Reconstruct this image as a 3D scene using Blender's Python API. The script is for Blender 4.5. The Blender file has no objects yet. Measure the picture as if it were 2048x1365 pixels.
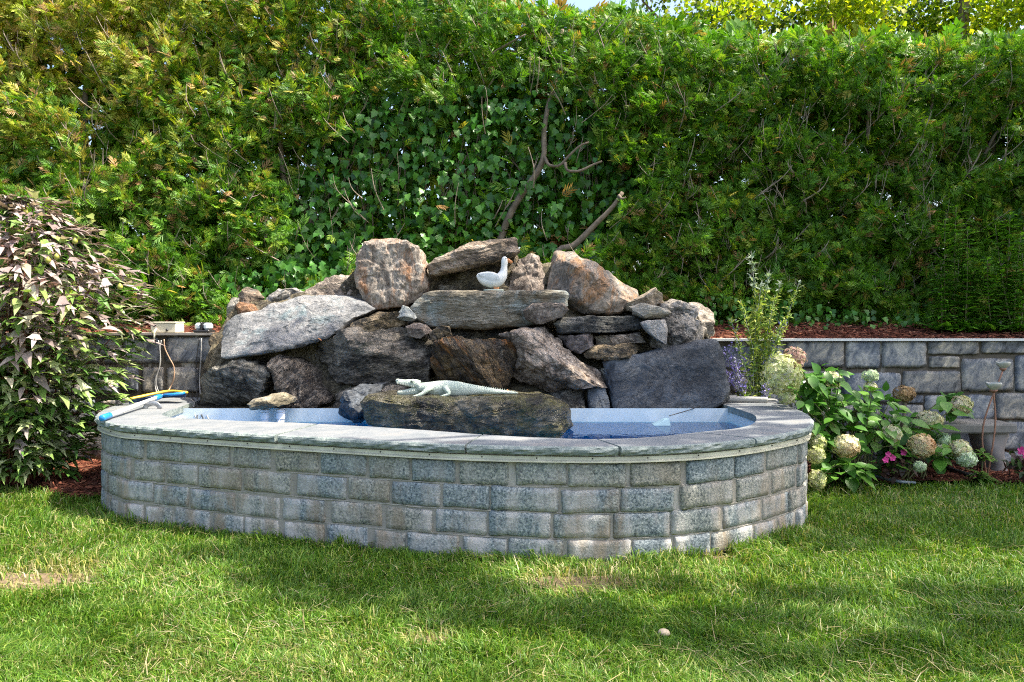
import bpy, math, random
import numpy as np
from mathutils import Vector, Matrix, noise as mnoise
from mathutils.bvhtree import BVHTree

random.seed(7)
rng = np.random.default_rng(7)
scene = bpy.context.scene
COL = scene.collection
R = math.radians

# ------------------------------------------------------------------ camera
FPX, PW, HOR, EYE = 1479.0, 2048.0, 640.0, 1.28      # focal length / picture width / horizon in photo pixels, eye height
cam_d = bpy.data.cameras.new('camera')
cam = bpy.data.objects.new('camera', cam_d)
COL.objects.link(cam)
cam.location = (0, 0, EYE)
cam.rotation_euler = (R(90), 0, 0)
cam_d.sensor_width = 36.0
cam_d.lens = 36.0 * FPX / PW
cam_d.shift_y = -(682.5 - HOR) / PW
cam_d.clip_start = 0.05
cam_d.clip_end = 400
scene.camera = cam

# ------------------------------------------------------------------ sky, sun, exposure
SUN_DIR = Vector((0.62, -0.09, 1.0)).normalized()        # towards the sun: high, from the right
world = bpy.data.worlds.new('World')
scene.world = world
world.use_nodes = True
wn = world.node_tree.nodes
wl = world.node_tree.links
sky = wn.new('ShaderNodeTexSky')
sky.sky_type = 'NISHITA'
sky.sun_disc = False
sky.sun_elevation = math.asin(SUN_DIR.z)
sky.sun_rotation = math.atan2(SUN_DIR.x, SUN_DIR.y)
sky.air_density = 1.0
sky.dust_density = 4.0
wl.new(sky.outputs[0], wn['Background'].inputs['Color'])
wn['Background'].inputs['Strength'].default_value = 0.15
sun_d = bpy.data.lights.new('sun', 'SUN')
sun_d.energy = 4.0
sun_d.angle = R(0.5)
sun_d.color = (1.0, 0.92, 0.78)
sun = bpy.data.objects.new('sun', sun_d)
COL.objects.link(sun)
sun.location = (8, 2, 14)
sun.rotation_euler = (-SUN_DIR).to_track_quat('-Z', 'Y').to_euler()
scene.view_settings.view_transform = 'Standard'
scene.view_settings.look = 'None'
scene.view_settings.exposure = 1.5
scene.view_settings.gamma = 1.0
scene.view_settings.use_curve_mapping = False
scene.cycles.filter_width = 1.1
scene.cycles.use_denoising = False
scene.cycles.max_bounces = 6
scene.cycles.diffuse_bounces = 3
scene.cycles.glossy_bounces = 3
scene.cycles.transmission_bounces = 4
scene.cycles.transparent_max_bounces = 6
scene.cycles.caustics_reflective = False
scene.cycles.caustics_refractive = False

# ------------------------------------------------------------------ helpers
def P(px, py, Y):
    """a point of the place: photo pixel at distance Y"""
    return Vector(((px - 1024.0) / FPX * Y, Y, EYE - (py - HOR) / FPX * Y))

def PG(px, py, z=0.0):
    Y = (EYE - z) * FPX / (py - HOR)
    return P(px, py, Y)

WL = {}                                                # world position of each object's origin

def link(o, parent, base):
    COL.objects.link(o)
    if parent is not None:
        o.parent = parent
        o.location = Vector(base) - WL[parent.name]
    else:
        o.location = base
    WL[o.name] = Vector(base)
    return o

def tag(o, label=None, cat=None, group=None, kind=None):
    if label: o['label'] = label
    if cat: o['category'] = cat
    if group: o['group'] = group
    if kind: o['kind'] = kind
    return o

def empty(name, base, label=None, cat=None, group=None):
    o = bpy.data.objects.new(name, None)
    o.empty_display_size = 0.1
    link(o, None, base)
    return tag(o, label, cat, group)

def mesh(name, V, F, mat, smooth=False, col=None):
    """V (n,3) array; F (m,k) array of equal sized faces, or a list of lists"""
    me = bpy.data.meshes.new(name)
    V = np.asarray(V, dtype=np.float32)
    if isinstance(F, np.ndarray):
        F = F.astype(np.int32)
        m, k = F.shape
        me.vertices.add(len(V)); me.vertices.foreach_set('co', V.ravel())
        me.loops.add(m * k); me.loops.foreach_set('vertex_index', F.ravel())
        me.polygons.add(m)
        me.polygons.foreach_set('loop_start', np.arange(0, m * k, k, dtype=np.int32))
        me.polygons.foreach_set('loop_total', np.full(m, k, dtype=np.int32))
    else:
        me.from_pydata([tuple(map(float, v)) for v in V], [], F)
    me.update(calc_edges=True)
    if smooth:
        me.polygons.foreach_set('use_smooth', np.ones(len(me.polygons), dtype=bool))
    if col is not None:
        a = me.color_attributes.new('col', 'FLOAT_COLOR', 'POINT')
        c = np.ones((len(V), 4), dtype=np.float32); c[:, :3] = col
        a.data.foreach_set('color', c.ravel())
    if mat: me.materials.append(mat)
    me.update()
    return me

def obj(name, V, F, mat, parent=None, base=None, smooth=False, col=None, label=None, cat=None, group=None, kind=None):
    V = np.asarray(V, dtype=np.float64)
    if base is None:
        base = WL[parent.name] if parent is not None else Vector((V[:, 0].mean(), V[:, 1].mean(), V[:, 2].min()))
    me = mesh(name, V - np.array(base), F, mat, smooth, col)
    o = bpy.data.objects.new(name, me)
    link(o, parent, base)
    return tag(o, label, cat, group, kind)

def inst(name, me, parent, loc, rot=(0, 0, 0), scale=(1, 1, 1)):
    o = bpy.data.objects.new(name, me)
    link(o, parent, loc)
    if isinstance(rot, Matrix):
        o.rotation_euler = rot.to_euler()
    else:
        o.rotation_euler = rot
    o.scale = scale if not np.isscalar(scale) else (scale,) * 3
    return o

class MB:
    def __init__(s): s.V = []; s.F = []
    def add(s, V, F):
        n = len(s.V)
        s.V.extend([tuple(v) for v in V]); s.F.extend([[i + n for i in f] for f in F]); return s
    def box(s, lo, hi):
        (a, b, c), (d, e, f) = lo, hi
        return s.add([(a,b,c),(d,b,c),(d,e,c),(a,e,c),(a,b,f),(d,b,f),(d,e,f),(a,e,f)],
                     [[0,3,2,1],[4,5,6,7],[0,1,5,4],[1,2,6,5],[2,3,7,6],[3,0,4,7]])
    def sweep(s, path, rad, sides=8, cap=True, squash=None):
        V, F = sweep(path, rad, sides, cap, squash); return s.add(V, F)
    def lathe(s, prof, c, sides=16):
        n = len(prof); V = []; F = []
        for r, z in prof:
            for k in range(sides):
                a = 2 * math.pi * k / sides
                V.append((c[0] + r * math.cos(a), c[1] + r * math.sin(a), c[2] + z))
        for i in range(n - 1):
            for k in range(sides):
                k2 = (k + 1) % sides
                F.append([i*sides+k, i*sides+k2, (i+1)*sides+k2, (i+1)*sides+k])
        F.append(list(range(sides))[::-1]); F.append([(n-1)*sides + k for k in range(sides)])
        return s.add(V, F)
    def ball(s, c, r, seg=10, rings=6):
        if np.isscalar(r): r = (r, r, r)
        V = [(c[0], c[1], c[2] - r[2])]; F = []
        for i in range(1, rings):
            t = math.pi * i / rings
            for k in range(seg):
                a = 2 * math.pi * k / seg
                V.append((c[0] + r[0]*math.sin(t)*math.cos(a), c[1] + r[1]*math.sin(t)*math.sin(a), c[2] - r[2]*math.cos(t)))
        V.append((c[0], c[1], c[2] + r[2]))
        for k in range(seg):
            k2 = (k + 1) % seg
            F.append([0, 1 + k2, 1 + k])
            for i in range(rings - 2):
                a = 1 + i*seg
                F.append([a + k, a + k2, a + seg + k2, a + seg + k])
            a = 1 + (rings-2)*seg
            F.append([a + k, a + k2, len(V) - 1])
        return s.add(V, F)
    def obj(s, name, mat, **kw):
        return obj(name, np.array(s.V), s.F, mat, **kw)

def smooth_path(pts, n):
    """Catmull-Rom through the points"""
    p = np.array([tuple(q) for q in pts], dtype=float)
    d = p.shape[1]
    q = np.vstack([2*p[0]-p[1], p, 2*p[-1]-p[-2]])
    m = len(p) - 1
    out = []
    for t in np.linspace(0, m, n):
        i = min(int(t), m - 1); u = t - i
        a, b, c, e = q[i], q[i+1], q[i+2], q[i+3]
        out.append(0.5*((2*b) + (-a+c)*u + (2*a-5*b+4*c-e)*u*u + (-a+3*b-3*c+e)*u**3))
    return np.array(out)

def sweep(path, rad, sides=8, cap=True, squash=None):
    p = np.array([tuple(q) for q in path], dtype=float); n = len(p)
    r = np.broadcast_to(np.asarray(rad, dtype=float), (n,)) if np.ndim(rad) < 2 else np.asarray(rad, dtype=float)
    t = np.gradient(p, axis=0); t /= np.linalg.norm(t, axis=1)[:, None] + 1e-12
    up = np.array((0, 1.0, 0)) if abs(t[0][1]) < 0.9 else np.array((1.0, 0, 0))
    V = []; F = []
    for i in range(n):
        a = np.cross(t[i], up); a /= np.linalg.norm(a) + 1e-12
        b = np.cross(a, t[i]); up = b
        ra, rb = (r[i], r[i]) if r.ndim == 1 else r[i]
        for k in range(sides):
            th = 2*math.pi*k/sides
            V.append(p[i] + a*ra*math.cos(th) + b*rb*math.sin(th))
    for i in range(n-1):
        for k in range(sides):
            k2 = (k+1) % sides
            F.append([i*sides+k, i*sides+k2, (i+1)*sides+k2, (i+1)*sides+k])
    if cap:
        F.append(list(range(sides))[::-1]); F.append([(n-1)*sides+k for k in range(sides)])
    return V, F

def norm(a):
    return a / (np.linalg.norm(a, axis=-1, keepdims=True) + 1e-12)

def scatter(TV, TF, pos, axis, nrm, scale, col=None, width=None):
    """copies of a leaf template (x along the leaf, z its face) as one vertex / face / colour array"""
    n, k = len(pos), len(TV)
    x = norm(axis); y = norm(np.cross(nrm, x)); z = np.cross(x, y)
    sc = np.asarray(scale)[:, None, None] * np.ones((n, 1, 1))
    w = (np.ones(n) if width is None else width)[:, None, None]
    V = pos[:, None, :] + sc * (TV[None, :, 0:1]*x[:, None, :] + w*TV[None, :, 1:2]*y[:, None, :] + TV[None, :, 2:3]*z[:, None, :])
    F = TF[None, :, :] + (np.arange(n)*k)[:, None, None]
    C = None if col is None else np.repeat(col, k, axis=0)
    return V.reshape(-1, 3), F.reshape(-1, TF.shape[1]), C

def join(parts):
    V, F, C, n = [], [], [], 0
    for v, f, c in parts:
        V.append(v); F.append(f + n); n += len(v)
        if c is not None: C.append(c)
    return np.concatenate(V), np.concatenate(F), (np.concatenate(C) if C else None)

def wob(x, y, s=1.0, seed=0.0):
    """cheap smooth noise, -1..1, vectorised"""
    x = np.asarray(x)*s + seed*7.13; y = np.asarray(y)*s + seed*3.77
    return (np.sin(x*1.7 + 2.1*np.sin(y*1.3 + 0.4)) + np.sin(y*2.3 + 1.7*np.sin(x*1.1 + 1.9)) + np.sin((x+y)*3.1 + 1.3*np.sin(x*2.7 - y*1.9)))/3.0

def inside(px, py, poly):
    px = np.asarray(px); py = np.asarray(py); r = np.zeros(px.shape, bool)
    n = len(poly)
    for i in range(n):
        x1, y1 = poly[i]; x2, y2 = poly[(i+1) % n]
        c = ((y1 > py) != (y2 > py)) & (px < (x2-x1)*(py-y1)/((y2-y1) if y2 != y1 else 1e-9) + x1)
        r ^= c
    return r

# ------------------------------------------------------------------ materials
class NT:
    def __init__(s, name):
        s.m = bpy.data.materials.new(name); s.m.use_nodes = True
        s.t = s.m.node_tree; s.t.nodes.clear()
        s.out = s.t.nodes.new('ShaderNodeOutputMaterial')
    def n(s, typ, ins=None, **props):
        nd = s.t.nodes.new('ShaderNode' + typ)
        for k, v in props.items(): setattr(nd, k, v)
        for k, v in (ins or {}).items():
            sk = nd.inputs[k]
            if isinstance(v, bpy.types.NodeSocket): s.t.links.new(v, sk)
            else: sk.default_value = v if not (isinstance(v, tuple) and len(v) == 3 and sk.type == 'RGBA') else (*v, 1)
        return nd
    def coord(s, which='Object', rot=(0,0,0), scale=(1,1,1), random_offset=True):
        c = s.n('TexCoord').outputs[which]
        if random_offset:
            oi = s.n('ObjectInfo').outputs['Random']
            mu = s.n('Math', {0: oi, 1: 37.0}, operation='MULTIPLY').outputs[0]
            c = s.n('VectorMath', {0: c, 1: mu}, operation='ADD').outputs[0]
        if any(rot): c = s.n('Mapping', {'Vector': c, 'Rotation': rot}).outputs[0]
        return s.n('Mapping', {'Vector': c, 'Scale': scale}).outputs[0]
    def wcoord(s, rot=(0,0,0), scale=(1,1,1)):
        """metres of the place, shifted per object so that no two stones match"""
        c = s.n('NewGeometry').outputs['Position']
        mu = s.n('Math', {0: s.n('ObjectInfo').outputs['Random'], 1: 37.0}, operation='MULTIPLY').outputs[0]
        c = s.n('VectorMath', {0: c, 1: mu}, operation='ADD').outputs[0]
        if any(rot): c = s.n('Mapping', {'Vector': c, 'Rotation': rot}).outputs[0]
        return s.n('Mapping', {'Vector': c, 'Scale': scale}).outputs[0]
    def stretch(s, f, lo, hi):
        return s.n('MapRange', {'Value': f, 'From Min': lo, 'From Max': hi}).outputs[0]
    def noise(s, v, scale, detail=4, rough=0.6, dist=0.0):
        return s.n('TexNoise', {'Vector': v, 'Scale': scale, 'Detail': detail, 'Roughness': rough, 'Distortion': dist}).outputs[0]
    def ramp(s, fac, stops, interp='LINEAR'):
        r = s.n('ValToRGB', {'Fac': fac}); cr = r.color_ramp; cr.interpolation = interp
        while len(cr.elements) < len(stops): cr.elements.new(0.5)
        for e, (p, c) in zip(cr.elements, stops):
            e.position = p; e.color = (*c, 1) if not np.isscalar(c) else (c, c, c, 1)
        return r.outputs[0]
    def mix(s, fac, a, b, blend='MIX'):
        nd = s.t.nodes.new('ShaderNodeMix'); nd.data_type = 'RGBA'; nd.blend_type = blend
        for k, v in ((0, fac), (6, a), (7, b)):
            sk = nd.inputs[k]
            if isinstance(v, bpy.types.NodeSocket): s.t.links.new(v, sk)
            elif k == 0: sk.default_value = v
            else: sk.default_value = (*v, 1)
        return nd.outputs[2]
    def math(s, op, a, b=0.0):
        return s.n('Math', {0: a, 1: b}, operation=op).outputs[0]
    def bump(s, h, strength=0.4, dist=0.02):
        return s.n('Bump', {'Height': h, 'Strength': strength, 'Distance': dist}).outputs[0]
    def bsdf(s, color, rough=0.7, normal=None, metallic=0.0, spec=0.5, **extra):
        ins = {'Base Color': color, 'Roughness': rough, 'Metallic': metallic, 'Specular IOR Level': spec}
        if normal is not None: ins['Normal'] = normal
        ins.update(extra)
        return s.n('BsdfPrincipled', ins).outputs[0]
    def done(s, shader):
        s.t.links.new(shader, s.out.inputs['Surface']); return s.m

def plain(name, c, rough=0.6, metallic=0.0, var=0.25, scale=12.0, bump=0.15, spec=0.5):
    t = NT(name); v = t.coord()
    f = t.noise(v, scale, 5, 0.65)
    d = tuple(x*(1-var) for x in c); l = tuple(min(1, x*(1+var*0.6)) for x in c)
    col = t.ramp(f, [(0.3, d), (0.7, l)])
    return t.done(t.bsdf(col, rough, t.bump(f, bump, 0.004), metallic, spec))

def leafy(name, gloss=0.45, trans=0.3, tint=(1.15, 1.25, 0.6), attr=True, stops=None, spec=0.4):
    """leaf: colour from the leaf's own colour attribute or from a ramp over the objects"""
    t = NT(name)
    if attr: col = t.n('Attribute', attribute_name='col').outputs['Color']
    else: col = t.ramp(t.n('ObjectInfo').outputs['Random'], stops)
    v = t.coord('Object', random_offset=False)
    f = t.noise(v, 40.0 if not attr else 9.0, 2)
    col = t.mix(1.0, col, t.ramp(f, [(0.3, 0.72), (0.7, 1.2)]), 'MULTIPLY')
    b = t.bsdf(col, gloss, spec=spec)
    tc = t.mix(1.0, col, tint, 'MULTIPLY')
    tr = t.n('BsdfTranslucent', {'Color': tc}).outputs[0]
    return t.done(t.n('MixShader', {0: trans, 1: b, 2: tr}).outputs[0])

def rock_mat(name, stops, angle=0.0, scale=4.0, stretch=6.0, speck=0.35, stain=None, stain_amt=0.5, rough=0.75, bump=0.6, spec=0.4, moss=None, moss_amt=0.5, light=None, light_amt=0.6, vein=0.3):
    t = NT(name)
    stretch = 1 + (stretch - 1)*0.45
    stops = [(a, (c[0]*1.05, c[1]*1.0, c[2]*0.92)) for a, c in stops]
    v = t.coord('Object', rot=(0, R(angle), 0), scale=(1, 1, stretch))
    iso = t.coord('Object')
    band = t.noise(v, scale, 7, 0.68, 0.6)
    fine = t.noise(v, scale*6, 6, 0.7, 0.4)
    grain = t.noise(iso, 42, 5, 0.8)
    big = t.noise(iso, 2.4, 3, 0.55)
    f = t.math('ADD', t.math('MULTIPLY', band, 0.6), t.math('MULTIPLY', fine, 0.4))
    f = t.math('ADD', t.math('MULTIPLY', f, 0.75), t.math('MULTIPLY', big, 0.25))
    f = t.stretch(f, 0.335, 0.665)
    col = t.ramp(f, stops)
    if light:
        m = t.ramp(t.noise(iso, 3.1, 5, 0.7, 0.5), [(light_amt - 0.06, 0.0), (light_amt + 0.08, 1.0)])
        col = t.mix(m, col, light)
    if stain:
        sv = t.coord('Object', rot=(0, R(angle + 8), 0), scale=(1, 1, 3.0))
        m = t.ramp(t.noise(sv, 2.6, 6, 0.72, 0.8), [(stain_amt, 0.0), (stain_amt + 0.14, 0.85)])
        col = t.mix(m, col, stain)
    if moss:
        m = t.ramp(t.noise(iso, 5.0, 6, 0.75, 0.3), [(moss_amt, 0.0), (moss_amt + 0.12, 0.8)])
        col = t.mix(m, col, moss)
    vn = t.noise(t.coord('Object', rot=(0, R(angle + 25), 0), scale=(1, 1, 2.0)), 3.4, 5, 0.6, 0.5)
    vm = t.ramp(t.math('ABSOLUTE', t.math('SUBTRACT', vn, 0.5)), [(0.0, vein), (0.012, vein*0.6), (0.022, 0.0)])
    col = t.mix(vm, col, t.mix(0.55, col, (0.62, 0.58, 0.52)))
    lich = t.ramp(t.noise(iso, 15.0, 5, 0.7, 0.3), [(0.63, 0.0), (0.67, 0.5)])
    col = t.mix(lich, col, t.mix(0.5, col, (0.48, 0.46, 0.40)))
    dk = t.ramp(t.math('ABSOLUTE', t.math('SUBTRACT', t.noise(v, scale*1.7, 4, 0.6, 0.8), 0.5)), [(0.0, 0.75), (0.018, 0.0)])
    col = t.mix(dk, col, tuple(0.35*x for x in stops[0][1]))
    col = t.mix(speck, col, t.ramp(grain, [(0.30, 0.05), (0.5, 0.9), (0.70, 2.0)]), 'MULTIPLY')
    crack = t.ramp(t.n('TexVoronoi', {'Vector': t.n('Mapping', {'Vector': v, 'Scale': (1, 1, 0.5)}).outputs[0], 'Scale': 3.0}, feature='DISTANCE_TO_EDGE').outputs[0], [(0.0, 0.0), (0.035, 1.0)])
    h = t.math('ADD', t.math('MULTIPLY', fine, 0.6), t.math('MULTIPLY', grain, 0.35))
    h = t.math('ADD', h, t.math('MULTIPLY', band, 0.9))
    h = t.math('ADD', h, t.math('MULTIPLY', crack, 0.12))
    return t.done(t.bsdf(col, t.ramp(fine, [(0.3, max(0.05, rough - 0.15)), (0.7, min(1, rough + 0.12))]), t.bump(h, min(1.0, bump*1.35), 0.05), 0, spec))

M = {}
# ------------------------------------------------------------------ ground
def lawn_mat():
    t = NT('lawn_soil'); v = t.coord('Object', random_offset=False)
    f = t.noise(v, 3.0, 6, 0.65); g = t.noise(v, 45, 4, 0.7)
    col = t.ramp(f, [(0.35, (0.035, 0.05, 0.012)), (0.55, (0.06, 0.08, 0.018)), (0.72, (0.11, 0.085, 0.04))])
    col = t.mix(0.5, col, t.ramp(g, [(0.3, 0.5), (0.7, 1.5)]), 'MULTIPLY')
    return t.done(t.bsdf(col, 0.95, t.bump(g, 0.6, 0.02), 0, 0.1))
def mulch_mat():
    t = NT('mulch_ground'); v = t.coord('Object', random_offset=False)
    f = t.noise(v, 24, 6, 0.75); g = t.noise(v, 5, 4)
    col = t.ramp(f, [(0.3, (0.03, 0.012, 0.008)), (0.5, (0.10, 0.035, 0.022)), (0.75, (0.22, 0.085, 0.05))])
    col = t.mix(0.4, col, t.ramp(g, [(0.3, 0.6), (0.7, 1.4)]), 'MULTIPLY')
    return t.done(t.bsdf(col, 0.95, t.bump(f, 0.9, 0.03), 0, 0.1))
M['soil'] = lawn_mat(); M['mulch'] = mulch_mat()

obj('lawn', [(-60, -40, 0), (60, -40, 0), (60, 60, 0), (-60, 60, 0)], [[0, 1, 2, 3]], M['soil'], base=(0, 0, 0), kind='structure')

def patch(name, outline, z, mat, bump=0.025, step=0.08, kind='structure', dome=0.03):
    """an uneven sheet inside an outline (world x, y)"""
    o = np.array(outline); lo, hi = o.min(0), o.max(0)
    nx = int((hi[0]-lo[0])/step) + 2; ny = int((hi[1]-lo[1])/step) + 2
    X, Y = np.meshgrid(np.linspace(lo[0], hi[0], nx), np.linspace(lo[1], hi[1], ny), indexing='ij')
    ins = inside(X.ravel(), Y.ravel(), [tuple(q) for q in o]).reshape(X.shape)
    Z = z + dome + bump*wob(X, Y, 4.0) + bump*0.6*wob(X, Y, 11.0, 2)
    V = np.stack([X, Y, Z], -1).reshape(-1, 3); F = []
    for i in range(nx-1):
        for j in range(ny-1):
            if ins[i:i+2, j:j+2].sum() >= 2:
                F.append([i*ny+j, (i+1)*ny+j, (i+1)*ny+j+1, i*ny+j+1])
    return obj(name, V, F, mat, base=(o[:, 0].mean(), o[:, 1].mean(), z), smooth=True, kind=kind)

BED_R = [(1.9, 5.55), (2.4, 5.72), (3.2, 5.78), (4.4, 5.70), (6.0, 5.74), (9, 5.7), (9, 6.7), (1.9, 6.7)]
BED_L = [(-9, 5.5), (-5.0, 5.55), (-4.2, 5.62), (-3.6, 5.60), (-3.15, 5.25), (-2.7, 5.3), (-2.7, 6.7), (-9, 6.7)]
patch('mulch_bed', BED_R, 0.0, M['mulch'])
patch('mulch_bed', BED_L, 0.0, M['mulch'])

# the raised terrace behind the retaining wall
WALL_Y = 6.45
tx = np.linspace(-30, 30, 121); ty = np.array([6.50, 6.6, 6.75, 6.9, 7.1, 7.3, 7.6, 8.2, 9, 11, 15, 25, 45])
TX, TY = np.meshgrid(tx, ty, indexing='ij')
def terrace_z(x, y):
    x = np.asarray(x, float); y = np.asarray(y, float)
    top = np.where(x < 0, 1.13, 1.085)
    return top + 0.16*np.clip((y-6.5)/0.9, 0, 1) + 0.02*wob(x, y, 3.0)
TZ = terrace_z(TX, TY)
F = []
for i in range(len(tx)-1):
    for j in range(len(ty)-1):
        a = i*len(ty)+j; b = (i+1)*len(ty)+j
        F.append([a, b, b+1, a+1])
obj('terrace_bed', np.stack([TX, TY, TZ], -1).reshape(-1, 3), F, M['mulch'], base=(0, 6.5, 1.1), smooth=True, kind='structure')

# ------------------------------------------------------------------ pool
OUTER = [(-3.16, 6.38), (-3.12, 5.95), (-3.0, 5.42), (-2.81, 5.0), (-2.5, 4.68), (-2.23, 4.56), (-1.85, 4.41), (-1.32, 4.226), (-0.61, 4.00), (-0.28, 3.915),
         (0.1, 3.855), (0.56, 3.84), (1.0, 3.93), (1.354, 4.12), (1.63, 4.34), (1.81, 4.52), (1.93, 4.75), (2.04, 5.05), (2.11, 5.45), (2.15, 5.95), (2.15, 6.38)]
INNER = [(-2.58, 6.38), (-2.55, 5.9), (-2.5, 5.5), (-2.46, 5.2), (-2.32, 5.02), (-2.1, 4.93), (-1.78, 4.83), (-1.2, 4.68), (-0.52, 4.42), (-0.2, 4.27),
         (0.1, 4.16), (0.47, 4.09), (0.8, 4.17), (1.088, 4.337), (1.33, 4.47), (1.492, 4.636), (1.60, 4.85), (1.68, 5.135), (1.67, 5.5), (1.64, 5.9), (1.62, 6.38)]
NS = 401
OC = smooth_path(OUTER, NS); IC = smooth_path(INNER, NS)
def normals2(c):
    t = np.gradient(c, axis=0); t = norm(t)
    return np.stack([t[:, 1], -t[:, 0]], 1)             # outward (right of the walking direction, front edge -> -y)
ON = normals2(OC); IN = normals2(IC)
WC = OC - ON*0.045                                      # face of the wall core under the coping
COP_T, COP_B = 0.62, 0.571
Z_WATER = 0.497

def stone_granite():
    t = NT('granite_block'); v = t.wcoord()
    sp = t.stretch(t.noise(v, 75, 3, 0.8), 0.22, 0.78); md = t.noise(v, 26, 4, 0.7); lg = t.noise(v, 6.0, 4)
    col = t.ramp(sp, [(0.22, (0.06, 0.07, 0.078)), (0.42, (0.175, 0.198, 0.20)), (0.60, (0.31, 0.325, 0.315)), (0.8, (0.50, 0.50, 0.47))])
    col = t.mix(0.55, col, t.ramp(lg, [(0.3, (0.62, 0.72, 0.78)), (0.55, (1, 1, 0.98)), (0.75, (1.15, 1.08, 0.92))]), 'MULTIPLY')
    oi = t.n('ObjectInfo').outputs['Random']
    col = t.mix(0.6, col, t.ramp(oi, [(0.0, (0.66, 0.80, 0.92)), (0.45, (0.92, 1.02, 1.06)), (0.75, (1.12, 1.08, 0.94)), (1.0, (1.2, 1.0, 0.76))]), 'MULTIPLY')
    # lime bloom and rusty damp low on the wall
    g = t.coord('Object', random_offset=False)
    w = t.n('NewGeometry').outputs['Position']
    wm = t.n('Mapping', {'Vector': w, 'Scale': (1, 1, 0.28)}).outputs[0]
    bl = t.noise(wm, 7.0, 5, 0.65)
    zz = t.n('SeparateXYZ', {'Vector': w}).outputs['Z']
    low = t.n('MapRange', {'Value': zz, 'From Min': 0.56, 'From Max': 0.12, 'To Min': 0.28}).outputs[0]
    m = t.math('MULTIPLY', t.ramp(bl, [(0.46, 0.0), (0.60, 0.85)]), low)
    col = t.mix(m, col, (0.50, 0.47, 0.43))
    m2 = t.math('MULTIPLY', t.ramp(t.noise(wm, 5.0, 4, 0.6, 0.4), [(0.50, 0.0), (0.62, 0.75)]), low)
    col = t.mix(m2, col, (0.27, 0.21, 0.14))
    h = t.math('ADD', t.math('MULTIPLY', sp, 0.5), md)
    return t.done(t.bsdf(col, 0.82, t.bump(h, 0.55, 0.012), 0, 0.3))
def mortar(name, a, b, scale=9):
    t = NT(name); v = t.coord('Object', random_offset=False)
    w = t.n('NewGeometry').outputs['Position']
    wm = t.n('Mapping', {'Vector': w, 'Scale': (1, 1, 0.3)}).outputs[0]
    f = t.noise(v, scale, 6, 0.7); g = t.noise(v, 70, 4, 0.7)
    col = t.ramp(f, [(0.3, a), (0.7, b)])
    col = t.mix(0.4, col, t.ramp(g, [(0.3, 0.6), (0.7, 1.3)]), 'MULTIPLY')
    m = t.ramp(t.noise(wm, 6.0, 5, 0.7), [(0.56, 0.0), (0.64, 0.75)])
    col = t.mix(m, col, (0.46, 0.44, 0.395))
    m2 = t.ramp(t.noise(wm, 4.3, 5, 0.7, 0.5), [(0.60, 0.0), (0.68, 0.6)])
    col = t.mix(m2, col, (0.22, 0.17, 0.09))
    return t.done(t.bsdf(col, 0.9, t.bump(t.math('ADD', f, t.math('MULTIPLY', g, 0.5)), 0.5, 0.012), 0, 0.2))
def bluestone():
    t = NT('bluestone_coping'); v = t.coord()
    f = t.noise(v, 6, 6, 0.65); g = t.noise(v, 80, 4, 0.7)
    col = t.ramp(f, [(0.3, (0.135, 0.153, 0.167)), (0.5, (0.192, 0.205, 0.214)), (0.72, (0.255, 0.252, 0.242))])
    col = t.mix(0.25, col, t.ramp(g, [(0.3, 0.6), (0.7, 1.3)]), 'MULTIPLY')
    m = t.ramp(t.noise(v, 3.0, 4, 0.6), [(0.60, 0.0), (0.75, 0.35)])
    col = t.mix(m, col, (0.22, 0.18, 0.15))
    return t.done(t.bsdf(col, 0.72, t.bump(t.math('ADD', f, t.math('MULTIPLY', g, 0.35)), 0.35, 0.012), 0, 0.35))
def bluestone_edge():
    t = NT('bluestone_split_edge'); v = t.coord()
    f = t.noise(v, 22, 6, 0.7, 0.4); g = t.noise(v, 90, 4, 0.7)
    col = t.ramp(f, [(0.28, (0.10, 0.13, 0.125)), (0.5, (0.22, 0.26, 0.245)), (0.66, (0.33, 0.36, 0.33)), (0.8, (0.55, 0.55, 0.5))])
    col = t.mix(0.3, col, t.ramp(g, [(0.3, 0.6), (0.7, 1.4)]), 'MULTIPLY')
    return t.done(t.bsdf(col, 0.85, t.bump(t.math('ADD', f, t.math('MULTIPLY', g, 0.4)), 0.7, 0.015), 0, 0.3))
def liner_mat():
    t = NT('pool_liner'); w = t.n('NewGeometry').outputs['Position']
    zz = t.n('SeparateXYZ', {'Vector': w}).outputs['Z']
    f = t.noise(w, 9, 6, 0.7); g = t.noise(w, 40, 4, 0.75)
    white = t.ramp(f, [(0.3, (0.60, 0.68, 0.68)), (0.7, (0.74, 0.79, 0.78))])
    white = t.mix(t.ramp(g, [(0.66, 0.0), (0.74, 0.85)]), white, (0.18, 0.2, 0.17))
    blue = t.ramp(f, [(0.3, (0.0, 0.19, 0.36)), (0.7, (0.002, 0.32, 0.52))])
    k = t.n('MapRange', {'Value': zz, 'From Min': Z_WATER - 0.012, 'From Max': Z_WATER - 0.004}).outputs[0]
    return t.done(t.bsdf(t.mix(k, blue, white), 0.45, t.bump(f, 0.12, 0.01), 0, 0.4))
M['granite'] = stone_granite(); M['mortar'] = mortar('wall_mortar', (0.235, 0.215, 0.18), (0.36, 0.333, 0.285))
M['blue'] = bluestone(); M['blue_edge'] = bluestone_edge(); M['liner'] = liner_mat()
M['trim'] = plain('cream_metal_trim', (0.62, 0.60, 0.46), 0.4, 0.0, 0.25, 9, 0.05)
M['screw'] = plain('rusty_screw', (0.05, 0.04, 0.03), 0.6)

pool = empty('stone_pool', (-0.4, 5.1, 0.0), 'raised oval garden pool with grey granite block wall and bluestone coping', 'pool')

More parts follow.
